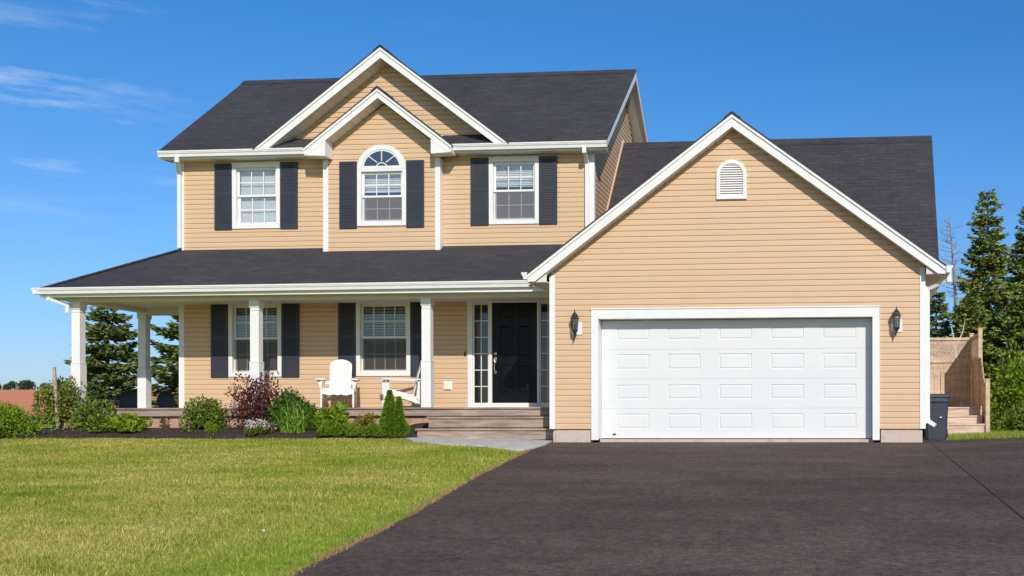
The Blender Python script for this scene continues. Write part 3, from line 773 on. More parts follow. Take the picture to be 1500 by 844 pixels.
mb.tube([(hx, y-.005, 1.60), (hx, y-.05, 1.62), (hx+.008, y-.055, 1.56), (hx-.008, y-.05, 1.45), (hx, y-.045, 1.36), (hx, y-.004, 1.345)], [.016, .02, .018, .013, .012, .014], 8)
mb.box(hx-.026, hx+.026, y-.012, y-.003, 1.54, 1.66); mb.box(hx-.02, hx+.02, y-.012, y-.003, 1.325, 1.38)
mb.build('handle', M['metal'], dd)
mb = MB(); mb.box(-2.545, -2.515, WY-.045, WY-.018, 1.69, 1.78); mb.build('doorbell', M['black'], H, bevel=.006)
mb = MB(); mb.box(-2.99, -2.80, WY-.035, WY-.017, .985, 1.17); mb.box(-2.965, -2.825, WY-.06, WY-.0355, 1.0, 1.15); mb.build('outlet_cover', M['white'], H, bevel=.01)

# --- porch ---------------------------------------------------------------------
DE = 1.06; DK = .61; DLX = -10.34
mb = MB()
yb = DE
nb = 12
for i in range(nb):           # deck boards along X
    y0 = DE-.03+i*.137; mb.box(DLX, -.03, y0, y0+.131, DK-.03, DK)
for i in range(10):
    y0 = WY+.036+i*.137; mb.box(DLX, WL-.03, y0, y0+.131, DK-.03, DK)
for i in range(14):
    y0 = 4.02+i*.137; mb.box(-11.9, WL-.03, y0, y0+.131, DK-.03, DK)
mb.box(-11.9, WL-.03, 4.052, 4.08, DK-.165, DK-.031)
for px_, py_ in ((-11.8, 4.1), (-11.8, 5.75), (-9.0, 5.75)): mb.box(px_, px_+.09, py_, py_+.09, 0, DK-.031)
dk = mb.build('porch_deck', M['deckwood'], H)
mb = MB()
mb.box(DLX, -.03, DE, DE+.03, DK-.165, DK-.033); mb.box(DLX, DLX+.03, DE+.031, 3.95, DK-.165, DK-.033)
mb.build('rim_board', M['deckwood'], dk, bevel=.004)
mb = MB(); x = DLX+.05
while x < -.1:
    mb.box(x, x+.132, DE+.075, DE+.095, .02, DK-.175); x += .138
yy_ = DE+.1
while yy_ < 3.9:
    mb.box(DLX+.06, DLX+.08, yy_, yy_+.132, .02, DK-.175); yy_ += .138
mb.build('deck_skirt', M['skirt'], dk)
mb = MB()
for xa, zt, yf, xl in ((0, .207, .42, -2.67), (0, .428, .72, -2.57)):
    for k in range(2): mb.box(xl-.03, -.03, yf-.03+k*.155, yf-.03+k*.155+.149, zt-.036, zt)
    mb.box(xl, -.03, yf, yf+.03, zt-.205 if zt > .3 else .0, zt-.038)
    mb.box(xl, xl+.035, yf+.031, DE-.005, 0, zt-.038)
mb.build('porch_steps', M['deckwood'], H, bevel=.004)
# posts
def post(cx, cy, cap_bottom=2.60):
    mb = MB()
    def sq(h, z0, z1): mb.box(cx-h, cx+h, cy-h, cy+h, z0, z1)
    sq(.098, DK+.001, 1.50); sq(.104, 1.50, 1.515); sq(.092, 1.515, 1.53)
    sq(.083, 1.53, 2.53); sq(.092, 2.53, 2.55); sq(.086, 2.55, 2.585); sq(.100, 2.585, 2.602); sq(.105, 2.602, 2.735)
    for s in (-1, 1):        # fluted shaft edges
        mb.box(cx+s*.083-.006, cx+s*.083+.006, cy-.089, cy-.076, 1.54, 2.52)
    mb.build('porch_post', M['white'], H, bevel=.005)
for q in ((-10.02, 1.3), (-10.02, 3.34), (-6.29, 1.3), (-2.81, 1.3)): post(*q)
mb = MB()
mb.box(-10.17, -.03, 1.18, 1.42, 2.735, 2.814); mb.box(-10.17, -9.91, 1.421, 3.48, 2.735, 2.814); mb.box(-9.909, WL-.03, 3.22, 3.48, 2.68, 2.814)
mb.build('porch_beam', M['soffit'], H)

# --- garage door -----------------------------------------------------------------
mb = MB()
mb.box(FL, FR, -.04, .02, OT, FT)
mb.box(FL, OL, -.04, .02, .0, OT); mb.box(OR, FR, -.04, .02, .0, OT)
mb.box(FL-.006, FR+.006, -.055, -.041, FT-.012, FT+.012)
for xa, xb in ((OL-.03, OL), (OR, OR+.03)): mb.box(xa, xb, .021, .30, .02, OT)
mb.box(OL-.03, OR+.03, .021, .30, OT, OT+.03)
gdf = mb.build('garage_door_frame', M['white'], H, bevel=.004)
mb = MB(); GDY = .225
z0s = [.028, .565, 1.10, 1.635, 2.17]
pz = [(.20, .475), (.735, 1.0), (1.275, 1.555), (1.81, 2.03)]
for k in range(4):
    za, zb = z0s[k]+.0005, z0s[k+1]-.0005
    mb.box(OL+.004, OR-.004, GDY+.012, GDY+.05, za, zb)
    holes = []
    for c_ in (1.45, 2.384, 3.318, 4.252, 5.185): holes.append((c_-.30, c_+.30, pz[k][0], pz[k][1]))
    # front skin with sunk panel surrounds
    e = .0
    edges = [OL+.004]+[q for h in holes for q in h[:2]]+[OR-.004]
    for i in range(0, len(edges), 2): mb.face([(edges[i], GDY, za+.006), (edges[i+1], GDY, za+.006), (edges[i+1], GDY, zb-.006), (edges[i], GDY, zb-.006)])
    for h in holes:
        a, b, c_, d = h
        mb.face([(a, GDY, za+.006), (b, GDY, za+.006), (b, GDY, c_), (a, GDY, c_)]); mb.face([(a, GDY, d), (b, GDY, d), (b, GDY, zb-.006), (a, GDY, zb-.006)])
        def ring(i0, y0, i1, y1):
            A = [(a+i0, y0, c_+i0), (b-i0, y0, c_+i0), (b-i0, y0, d-i0), (a+i0, y0, d-i0)]
            B = [(a+i1, y1, c_+i1), (b-i1, y1, c_+i1), (b-i1, y1, d-i1), (a+i1, y1, d-i1)]
            for i in range(4): mb.face([A[i], A[(i+1) % 4], B[(i+1) % 4], B[i]])
            return B
        ring(0, GDY, .010, GDY+.011); ring(.010, GDY+.011, .022, GDY+.011); B = ring(.022, GDY+.011, .034, GDY+.002)
        mb.face(B)
    L, Rr = OL+.004, OR-.004
    for zc, zd in ((za+.006, za), (zb-.006, zb)): mb.face([(L, GDY, zc), (Rr, GDY, zc), (Rr, GDY+.004, zd), (L, GDY+.004, zd)])
gd = mb.build('garage_door', M['door_white'], H, recalc=True)
mb = MB(); mb.box(1.075, 1.135, GDY-.004, GDY-.0005, .085, .115); mb.build('maker_plate', M['label_ink'], gd)
mb = MB(); mb.box(OL+.004, OR-.004, GDY+.01, GDY+.04, .0135, .03); mb.build('door_seal', M['rubber'], gd)

# --- gable vent ---------------------------------------------------------------------
mb = MB(); vx0, vx1, vz0, vzs, vzt = 3.01, 3.55, 4.285, 4.72, 4.985
vcx = (vx0+vx1)/2; vr = (vx1-vx0)/2
outer = [(vx0, vz0), (vx1, vz0)]+[(vcx+vr*math.cos(math.pi*i/16), vzs+(vzt-vzs)*math.sin(math.pi*i/16)) for i in range(17)]
wi = .065
inner = [(vx0+wi, vz0+wi), (vx1-wi, vz0+wi)]+[(vcx+(vr-wi)*math.cos(math.pi*i/16), vzs+(vzt-vzs-wi)*math.sin(math.pi*i/16)) for i in range(17)]
n_ = len(outer)
for i in range(n_):
    j = (i+1) % n_
    P = lambda q, yy: (q[0], yy, q[1])
    mb.hexa([P(outer[i], -.055), P(outer[j], -.055), P(inner[j], -.055), P(inner[i], -.055), P(outer[i], -.018), P(outer[j], -.018), P(inner[j], -.018), P(inner[i], -.018)])
vent = mb.build('gable_vent', M['white'], H, recalc=False)
mb = MB(); z = vz0+wi
while z < vzt-wi-.02:
    hw = vr-wi-.001
    if z > vzs: hw *= math.sqrt(max(0, 1-((z-vzs)/(vzt-vzs-wi))**2))
    mb.hexa([(vcx-hw, -.052, z), (vcx+hw, -.052, z), (vcx+hw, -.046, z), (vcx-hw, -.046, z), (vcx-hw, -.022, z+.036), (vcx+hw, -.022, z+.036), (vcx+hw, -.0185, z+.036), (vcx-hw, -.0185, z+.036)])
    z += .042
mb.build('louvre', M['white'], vent)
# --- wall lanterns --------------------------------------------------------------------
def lantern(x):
    mb = MB(); mb.box(x-.085, x+.105, -.035, -.017, 1.895, 2.125)
    pl = mb.build('wall_lantern', M['white'], H, bevel=.006)
    c = (x, -.155, 0)
    mb = MB()
    mb.lathe([(.002, 2.345), (.006, 2.33), (.009, 2.305), (.016, 2.285), (.03, 2.275), (.045, 2.25), (.06, 2.235), (.064, 2.20), (.085, 2.185), (.085, 2.172), (.06, 2.170), (.002, 2.168)], c, 6)
    mb.lathe([(.002, 1.985), (.055, 1.985), (.062, 1.965), (.045, 1.935), (.022, 1.90), (.014, 1.885), (.002, 1.88)], c, 6)
    for k in range(6):
        a = 2*math.pi*k/6
        mb.bar((x+.066*math.cos(a), -.155+.066*math.sin(a), 2.172), (x+.052*math.cos(a), -.155+.052*math.sin(a), 1.98), .008, .008)
        b = a+math.pi/6
        mb.bar((x+.058*math.cos(b), -.155+.058*math.sin(b), 2.172), (x+.046*math.cos(b), -.155+.046*math.sin(b), 1.98), .005, .005)
    mb.tube([(x, -.155, 1.885), (x-.004, -.155, 1.85), (x-.012, -.14, 1.825), (x-.01, -.08, 1.84), (x, -.036, 1.93)], .009, 6)
    mb.lathe([(.001, 1.80), (.008, 1.81), (.009, 1.83), (.001, 1.845)], (x-.012, -.14, 0), 6)
    mb.lathe([(.012, 1.985), (.014, 2.06), (.002, 2.07)], c, 6)
    mb.build('lantern_cage', M['black'], pl)
    mb = MB(); mb.lathe([(.048, 1.987), (.060, 2.166)], c, 6); mb.build('lantern_glass', M['glass'], pl, recalc=False)
lantern(.468); lantern(6.178)

# lamp behind the bay window
t = thing('floor_lamp', 'tan shaded floor lamp standing behind the arched bay window', 'lamp', (-3.95, 2.95, 3.3))
mb = MB(); mb.lathe([(.10, 0), (.11, .03), (.04, .06), (.03, .3), (.06, .6), (.05, .95), (.015, 1.0), (.015, 1.12)], (0, 0, 0), 12); mb.build('base', M['stake'], t)
mb = MB(); mb.lathe([(.12, 1.12), (.09, 1.36)], (0, 0, 0), 16); mb.build('lamp_shade', M['lampshade'], t)

# ================================================================== PORCH FURNITURE
def adirondack(loc, rz, label):
    t = thing('adirondack_chair', label, 'chair', loc, rz, 'white chairs on the porch')
    # front of the chair faces -Y; x is its width
    back_a = R(14)
    for i in range(6):
        x = -.175+i*.07
        top = lambda q: .63+.16*math.sqrt(max(0, 1-(q/.225)**2))
        L = top(x)
        mb = MB()
        p0 = V3((x, .20, .24)); d = V3((x*.03, math.sin(back_a), math.cos(back_a)))
        w0, w1 = .066, .068
        q0 = p0; q1 = p0+d*L; nrm = V3((0, math.cos(back_a), -math.sin(back_a)))*.018
        pts = [q0+V3((-w0/2, 0, 0)), q0+V3((w0/2, 0, 0))]+[q0+V3((w1*f_, 0, 0))+d*top(x+w1*f_) for f_ in (.5, .25, 0, -.25, -.5)]
        mb.extrude(pts, nrm); mb.build('back_slat', M['chair'], t, bevel=.003)
    for i in range(5):
        y0 = -.30+i*.105; z0 = .375-(y0+.30)*.27
        mb = MB(); mb.hexa([(-.26, y0, z0), (.26, y0, z0), (.26, y0+.095, z0-.026), (-.26, y0+.095, z0-.026), (-.26, y0, z0+.02), (.26, y0, z0+.02), (.26, y0+.095, z0-.006), (-.26, y0+.095, z0-.006)])
        mb.build('seat_slat', M['chair'], t, bevel=.003)
    mb = MB(); mb.extrude([(-.27, -.325, .385), (.27, -.325, .385), (.27, -.325, .28), (.16, -.325, .25), (.06, -.325, .27), (0, -.325, .255), (-.06, -.325, .27), (-.16, -.325, .25), (-.27, -.325, .28)], (0, .022, 0))
    mb.build('apron', M['chair'], t)
    for s in (-1, 1):
        mb = MB(); mb.box(s*.30-.014, s*.30+.014, -.36, -.25, 0, .555); mb.build('leg', M['chair'], t, bevel=.003)
        mb = MB()     # long sloping rear leg / seat rail
        mb.extrude([(s*.275-.012, -.31, .37), (s*.275-.012, -.31, .27), (s*.275-.012, .05, .17), (s*.275-.012, .56, 0), (s*.275-.012, .66, 0), (s*.275-.012, .60, .05), (s*.275-.012, .22, .24)], (.024, 0, 0))
        mb.build('rear_leg', M['chair'], t)
        mb = MB()     # arm with broad front paddle, carried by a bracket
        a = [(s*.22, -.40), (s*.40, -.40), (s*.415, -.34), (s*.40, -.1), (s*.37, .2), (s*.36, .40), (s*.29, .40), (s*.29, .05), (s*.24, -.15)]
        mb.extrude([(x, y, .556) for x, y in a], (0, 0, .024)); mb.build('arm', M['chair'], t, bevel=.004)
        mb = MB(); mb.extrude([(s*.316, -.33, .554), (s*.39, -.33, .554), (s*.35, -.33, .48), (s*.316, -.33, .36)], (0, .024, 0)); mb.build('arm_bracket', M['chair'], t)
        mb = MB(); mb.extrude([(s*.275+s*.016, .30, .553), (s*.275+s*.016, .38, .553), (s*.275+s*.016, .34, .12), (s*.275+s*.016, .26, .2)], (s*.02, 0, 0)); mb.build('back_brace', M['chair'], t)
    mb = MB(); mb.box(-.30, .30, .29, .315, .49, .553); mb.build('back_rail', M['chair'], t)
    return t
adirondack((-4.90, 1.92, DK), R(20), 'white wooden chair under the window, facing the lawn, its whole slatted back visible')
adirondack((-3.62, 1.98, DK), R(-64), 'white wooden chair turned sideways, its back hidden behind the porch post nearest the door')
def patio_chair(loc, rz, label):
    t = thing('patio_chair', label, 'chair', loc, rz, 'dark round patio chairs beyond the porch')
    mb = MB(); n = 20; rows_ = []
    for k in range(6):
        r = .27*k/5
        rows_.append([(r*math.cos(2*math.pi*i/n)*.98, .16-.10*(r/.27)**2*0-.14*(1-(r/.27)**2)*-1*.6, .225+r*math.sin(2*math.pi*i/n)*.80) for i in range(n)])
    for a, b in zip(rows_, rows_[1:]):
        for i in range(n): mb.face([a[i], a[(i+1) % n], b[(i+1) % n], b[i]])
    mb.build('seat_shell', M['sling'], t, smooth=True)
    mb = MB(); mb.tube([(.27*math.cos(2*math.pi*i/24)*.98, .16, .225+.27*.80*math.sin(2*math.pi*i/24)) for i in range(25)], .012, 6); mb.build('rim', M['black'], t)
    for sx_ in (-1, 1):
        for sy in (-1, 1):
            mb = MB(); mb.tube([(sx_*.16, .16, .09), (sx_*.22, .16+sy*.2, 0)], .012, 6); mb.build('leg', M['black'], t)
    return t
patio_chair((-11.42, 4.72, DK), R(10), 'dark round backed chair left of the rear porch post')
patio_chair((-10.58, 4.72, DK), R(-15), 'dark round backed chair right of the rear porch post')
t = thing('side_table', 'small pale patio table with brown pot on the far porch corner', 'table', (-11.38, 4.25, DK))
mb = MB(); mb.box(-.10, .08, -.1, .1, .20, .22); mb.build('tabletop', M['stake'], t)
for a in (-.09, .05):
    for b in (-.09, .07):
        mb = MB(); mb.box(a, a+.02, b, b+.02, 0, .199); mb.build('leg', M['stake'], t)
tp = thing('flower_pot', 'small brown pot with pale rim standing on the patio table', 'pot', (-11.36, 4.25, DK+.2205))
mb = MB(); mb.lathe([(.03, 0), (.045, .10), (.035, .11)], (0, 0, 0), 12); mb.build('pot_body', M['rust'], tp)
mb = MB(); mb.lathe([(.047, .111), (.05, .135), (.02, .14)], (0, 0, 0), 12); mb.build('rim', M['white'], tp)

# ================================================================== BIN, STAIRS, FENCE
t = thing('wheelie_bin', 'dark grey lidded wheelie bin standing at the garage corner', 'bin', (6.99, 1.45, ground_z(7, 1.3)+.012))
mb = MB()
def ringpts(hx, hy, z, c=.05):
    return [(-hx+c, -hy, z), (hx-c, -hy, z), (hx, -hy+c, z), (hx, hy-c, z), (hx-c, hy, z), (-hx+c, hy, z), (-hx, hy-c, z), (-hx, -hy+c, z)]
lv = [ringpts(.19, .22, 0), ringpts(.195, .225, .04), ringpts(.225, .27, .70), ringpts(.245, .29, .72), ringpts(.245, .29, .80)]
for a, b in zip(lv, lv[1:]):
    for i in range(8): mb.face([a[i], a[(i+1) % 8], b[(i+1) % 8], b[i]])
mb.face(lv[0][::-1]); mb.face(lv[-1])
body = mb.build('bin_body', M['bin'], t, bevel=.008)
mb = MB(); lv = [ringpts(.262, .31, .803), ringpts(.262, .31, .835), ringpts(.22, .27, .868, .06)]
for a, b in zip(lv, lv[1:]):
    for i in range(8): mb.face([a[i], a[(i+1) % 8], b[(i+1) % 8], b[i]])
mb.face(lv[0][::-1]); mb.face(lv[-1]); mb.build('lid', M['bin_lid'], t, bevel=.006)
for s in (-1, 1):
    mb = MB(); mb.lathe([(.02, -.025), (.10, -.025), (.11, 0), (.10, .025), (.02, .025)], (0, 0, 0), 16)
    mb.v = [(s*.225+q[2], .22+q[0], .11+q[1]) for q in mb.v]; mb.build('wheel', M['rubber'], t, smooth=False)
mb = MB(); mb.tube([(-.2, .33, .79), (.2, .33, .79)], .014, 8); mb.build('handle', M['bin'], t)
mb = MB(); mb.box(.06, .10, -.272, -.256, .42, .44); mb.build('label_plate', M['white'], t)

t = thing('deck_stairs', 'weathered wooden stairs with landing beside the garage, below the lattice screen', 'stairs', (7.5, 4.0, 0))
for k, (z, y) in enumerate(((.27, 0), (.452, .29), (.632, .58))):
    mb = MB(); x0_, x1_ = -.78, .76
    y2 = y+.285 if k < 2 else 2.45
    n = int(round((y2-y)/.14))
    for i in range(n): mb.box(x0_, x1_, y-.02+i*(y2-y)/n, y-.02+(i+1)*(y2-y)/n-.006, z-.035, z)
    mb.build('tread', M['stepwood'], t)
    mb = MB(); mb.box(x0_+.01, x1_-.01, y+.002, y+.025, .02 if k == 0 else z-.18, z-.037); mb.build('riser', M['stepwood'], t)
for x in (-.78, .74):
    mb = MB(); mb.box(x+.011, x+.035, .027, 2.4, .0, .23); mb.build('stringer', M['stepwood'], t)

t = thing('privacy_fence', 'cedar board screen with grey lattice top around the side landing', 'fence', (7.5, 6.5, 0))
gz = ground_z(7, 6.5)
def lattice(mb, fn, ua, ub, z0, z1, st=.046):
    h = z1-z0
    for sgn, off in ((1, 0), (-1, .008)):
        u = ua-h
        while u < ub+h:
            p0, p1 = (u, z0), (u+sgn*h, z1)
            # clip in u
            def cl(p, q):
                (u0, a), (u1, b) = p, q
                res = []
                t0, t1 = 0.0, 1.0
                d = u1-u0
                for lo in ((ua-u0)/d, (ub-u0)/d): res.append(lo)
                lo, hi = min(res), max(res); t0, t1 = max(0, lo), min(1, hi)
                if t1-t0 < .02: return None
                return (u0+d*t0, a+(b-a)*t0), (u0+d*t1, a+(b-a)*t1)
            r = cl(p0, p1)
            if r:
                (a, b), (c_, d_) = r
                mb.bar(fn(a, b, off), fn(c_, d_, off), .024, .007, fn(0, 0, 1) - fn(0, 0, 0))
            u += st*1.41
bk = lambda u, z, o: V3((u, o, z))
sdw = lambda u, z, o: V3((.80+o, u, z))
mb = MB(); lattice(mb, bk, -.8, .78, 1.78, 2.23); lattice(mb, sdw, -1.45, -.06, 1.78, 2.23); mb.build('lattice', M['greywood'], t)
mb = MB()
for z0, z1 in ((2.23, 2.29), (1.70, 1.78), (.62, .68)): mb.box(-.8, .78, -.03, .03, z0, z1)
for z0, z1 in ((2.23, 2.29), (1.70, 1.78), (.62, .68)): mb.box(.77, .83, -1.45, -.06, z0, z1)
mb.build('rail', M['greywood'], t)
mb = MB(); u = -.80
while u < .76: mb.box(u, u+.132, .0, .02, .681, 1.699); u += .137
u = -1.45
while u < -.1: mb.box(.79, .81, u, u+.132, .681, 1.699); u += .137
# sweeping lower end panel down to the front post
ncv = 8
for i in range(ncv):
    ya = -2.42+i*.115; f = i/(ncv-1); zt = 1.12+.62*f*f*(3-2*f)
    mb.box(.79, .81, ya, ya+.11, .25 if ya < -1.9 else .66, zt)
mb.build('board', M['cedar'], t)
for (x, yq, z1) in ((.80, 0, 2.36), (-.78, .0, 2.3), (.80, -1.5, 2.36), (.82, -2.5, 1.20)):
    mb = MB(); mb.box(x-.045, x+.045, yq-.045, yq+.045, .03, z1); mb.box(x-.055, x+.055, yq-.055, yq+.055, z1, z1+.025); mb.build('post', M['cedar'], t, bevel=.004)
t = thing('wooden_gate', 'cedar board gate with arched top in front of the lattice screen', 'gate', (7.18, 6.05, .632))
mb = MB()
for i in range(6):
    x = -.45+i*.135; zt = .80+.09*math.cos((i-1.0)*.45); mb.box(x, x+.13, 0, .02, .02, zt)
mb.build('board', M['cedar'], t)
mb = MB(); mb.box(-.45, .36, .021, .045, .12, .21); mb.box(-.45, .36, .021, .045, .62, .71); mb.build('rail', M['cedar'], t)
mb = MB(); mb.box(.362, .442, -.03, .05, 0, .86); mb.build('post', M['cedar'], t)

t = MB(); t.bar((0, 0, -.05), (-.085, 0, 1.30), .05, .035, (0, 1, 0))
tag(t.build('wooden_stake', M['stake'], loc=(-10.11, .85, .12)), 'weathered leaning wooden stake beside the bushes at the porch corner', 'stake')

# ================================================================== PLANTS
def unit(a): return a/np.maximum(np.linalg.norm(a, axis=1, keepdims=True), 1e-9)
def leaves(c, d, nrm, ln, wd, fold=0.0):
    """diamond leaves: centre base c, axis d, normal nrm; returns verts and quads"""
    s = unit(np.cross(d, nrm)); n = len(c)
    ln = np.broadcast_to(np.asarray(ln, float).reshape(-1, 1), (n, 1)); wd = np.broadcast_to(np.asarray(wd, float).reshape(-1, 1), (n, 1))
    mid = c+d*ln*.45-nrm*ln*fold
    v = np.stack([c, mid+s*wd/2, c+d*ln, mid-s*wd/2], 1).reshape(-1, 3)
    return v, np.arange(4*n).reshape(-1, 4)
def bushpts(rx, ry, h, n, clumps=14, seed=1, zc=.5, rough=.25, shell=.55):
    g = np.random.default_rng(seed)
    k = clumps
    a = unit(g.normal(size=(k, 3))); a[:, 2] = np.abs(a[:, 2])*1.0-.25
    cc = a*g.uniform(.35, .75, (k, 1))
    rr = g.uniform(.30, .30+rough, k)
    idx = g.integers(0, k, n)
    u = unit(g.normal(size=(n, 3)))
    rad = rr[idx]*(g.uniform(shell**3, 1.0, n)**(1/3))
    p = cc[idx]+u*rad[:, None]
    m = np.max(np.abs(p[:, :2])); zt = p[:, 2].max()
    p[:, :2] /= m
    z = p[:, 2]; z = (z+.35)/(zt+.35)
    p = np.stack([p[:, 0]*rx, p[:, 1]*ry, np.clip(z, .02, None)*h], 1)
    return p, u
def bush(name, label, cat, loc, rx, ry, h, n, ln, wd, mat, seed, clumps=14, group=None, upb=.5, stem=True, shell=.55, rough=.25, out=1.0, jitter=.7):
    g = np.random.default_rng(seed+100)
    t = thing(name, label, cat, loc, 0, group)
    p, u = bushpts(rx, ry, h, n, clumps, seed, shell=shell, rough=rough)
    d = unit(u*out+g.normal(size=u.shape)*jitter+np.array([0, 0, upb]))
    nr = unit(np.cross(d, g.normal(size=u.shape))+np.array([0, -.2, .5])*.4); nr = unit(nr-d*np.sum(nr*d, 1, keepdims=True))
    v, f = leaves(p-d*ln*.4, d, nr, ln*g.uniform(.6, 1.25, n), wd*g.uniform(.7, 1.2, n), .08)
    v[:, 2] = np.maximum(v[:, 2], .004)
    np_mesh('foliage', v, f, mat, t)
    if stem:
        mb = MB()
        for k in range(7):
            a = g.uniform(0, 6.28); r = g.uniform(.3, .75)
            q = V3((rx*r*math.cos(a), ry*r*math.sin(a), h*g.uniform(.5, .8)))
            mb.tube([(q.x*.1, q.y*.1, -.02), (q.x*.45, q.y*.45, q.z*.5), q], [.012, .008, .004], 5)
        mb.build('stem', M['bark'], t)
    return t
def bz(x, y): return .0 if x < -10.9 else (.15 if y > .5 else .07)
def B(name, label, cat, x, y, *a, **k): return bush(name, label, cat, (x, y, bz(x, y)), *a, **k)
grp = 'plants in the bed before the porch'
B('hedge', 'wide bright green rounded hedge at the far left of the lawn', 'hedge', -11.15, .35, 1.5, .75, .76, 17000, .052, .030, M['hedge'], 1, 30)
B('shrub', 'tall olive green shrub around the leaning wooden stake', 'shrub', -10.22, 1.05, .52, .42, 1.12, 3200, .075, .04, M['olive'], 2, 16, grp, rough=.12)
B('shrub', 'dark green spreading shrub between the corner porch post and the low lime clump', 'shrub', -9.28, .72, .47, .36, .68, 2600, .07, .042, M['midleaf'], 3, 14, grp)
B('clump_plant', 'low lime green clump in front of the left porch rim', 'plant', -8.54, .66, .53, .26, .34, 1700, .085, .05, M['lime'], 4, 16, grp, stem=False, upb=.8)
B('seedling', 'tiny rusty plant alone in the mulch beside the lime clump', 'plant', -7.81, .72, .13, .1, .30, 160, .06, .03, M['rust'], 5, 6, grp)
B('shrub', 'rounded mid green shrub below the left shutter of the lower left window', 'shrub', -7.05, .78, .52, .36, .70, 3600, .062, .036, M['midleaf'], 6, 18, grp)
B('ball_shrub', 'small lime green ball in front of the rounded mid green shrub', 'shrub', -6.65, .42, .17, .15, .28, 1500, .045, .016, M['lime'], 7, 8, grp, shell=.7, stem=False)
B('purple_shrub', 'airy plum coloured shrub in front of the middle porch post', 'shrub', -5.96, .80, .76, .40, 1.20, 2500, .062, .036, M['purple'], 8, 26, grp, rough=.06, jitter=1.0)
t = B('flowering_plant', 'low mound of pale pink flowers at the lawn edge below the plum shrub', 'flowers', -5.72, .36, .43, .22, .26, 1900, .05, .018, M['olive'], 9, 14, grp, stem=False)
p_, u_ = bushpts(.43, .22, .30, 900, 14, 9); sel = p_[:, 2] > .13; p_ = p_[sel]+np.array([0, 0, .015]); n_ = len(p_); g_ = np.random.default_rng(3)
d_ = unit(g_.normal(size=(n_, 3))); nr_ = unit(np.cross(d_, np.tile([0, .8, .6], (n_, 1))))
vv, ff = leaves(p_, d_, nr_, .034, .03); np_mesh('blossom', vv, ff, M['petal'], t)
B('shrub', 'deep green leafy shrub right of the plum shrub', 'shrub', -5.32, .86, .48, .30, .86, 3000, .085, .042, M['emerald'], 10, 16, grp)
# daylily: arching strap leaves
t = thing('daylily', 'clump of long arching strap leaves below the deep green shrub', 'plant', (-5.10, .50, .10), 0, grp)
vv, ff = [], []
g_ = np.random.default_rng(5)
for i in range(210):
    a = g_.uniform(0, 2*math.pi); L = g_.uniform(.45, .90); lean = g_.uniform(.3, 1.1); w = g_.uniform(.018, .034)
    b0 = np.array([g_.uniform(-.22, .22), g_.uniform(-.1, .1), 0]); q = b0.copy(); el = math.pi/2-lean*.35
    dirh = np.array([math.cos(a), math.sin(a)*.7, 0]); sd = np.array([-math.sin(a), math.cos(a), 0]); pr = None
    for k in range(7):
        ww = w*(1-(k/6)**2)+.001
        vv += [q-sd*ww/2, q+sd*ww/2]
        if k: n0 = len(vv)-4; ff.append((n0, n0+1, n0+3, n0+2))
        st = L/6; q = q+(dirh*math.cos(el)+np.array([0, 0, math.sin(el)]))*st; el -= lean*.42
        q[2] = max(q[2], .02)
np_mesh('foliage', np.array(vv), np.array(ff), M['strap'], t)
B('hosta', 'broad leaved bright green plant in front of the white chair', 'plant', -4.45, .74, .34, .28, .52, 700, .13, .085, M['lime'], 11, 12, grp, stem=False)
B('ball_shrub', 'feathery green mound at the lawn edge below the broad leaved plant', 'shrub', -4.33, .42, .27, .2, .29, 2600, .06, .014, M['cone'], 12, 10, grp, stem=False)
B('ball_shrub', 'darker feathery mound right of the other one at the lawn edge', 'shrub', -3.97, .42, .25, .2, .26, 2400, .06, .014, M['hedge'], 13, 10, grp, stem=False)
B('shrub', 'small golden yellow shrub left of the pointed evergreen', 'shrub', -3.80, .78, .30, .2, .36, 900, .05, .03, M['yellow'], 14, 10, grp)
B('ball_shrub', 'low tight green ball left of the foot of the pointed evergreen', 'shrub', -3.52, .38, .24, .2, .23, 2200, .045, .014, M['cone'], 15, 10, grp, stem=False, shell=.7)
# pointed dwarf evergreen with two leaders
t = thing('dwarf_evergreen', 'pointed double tipped dwarf evergreen left of the porch steps', 'shrub', (-3.21, .56, .05), 0, grp)
g_ = np.random.default_rng(8); n_ = 16000
lead = g_.choice(4, n_, p=[.36, .2, .26, .18])
ox = np.array([-.05, .13, .0, .16])[lead]; hh_ = np.array([.86, .74, .46, .36])[lead]; rr_ = np.array([.20, .14, .31, .23])[lead]
zz = g_.uniform(0, 1, n_)**1.25; th = g_.uniform(0, 2*math.pi, n_)
rad = rr_*np.clip(1-zz, 0, 1)**.72*(.55+.45*np.sqrt(g_.uniform(0, 1, n_)))*(1+.1*np.sin(th*5+zz*9))
p_ = np.stack([ox+rad*np.cos(th), rad*np.sin(th)*.85, zz*hh_], 1); u_ = np.stack([np.cos(th), np.sin(th), np.full(n_, .9)], 1)
d_ = unit(u_+g_.normal(size=(n_, 3))*.35); nr_ = unit(np.cross(d_, g_.normal(size=(n_, 3))))
vv, ff = leaves(p_, d_, nr_, g_.uniform(.03, .06, n_), .018); vv[:, 2] = np.maximum(vv[:, 2], .004); np_mesh('foliage', vv, ff, M['cone'], t)
mb = MB(); mb.tube([(0, 0, -.02), (-.03, 0, .4), (-.05, 0, .75)], [.03, .02, .005], 6); mb.build('trunk', M['bark'], t)

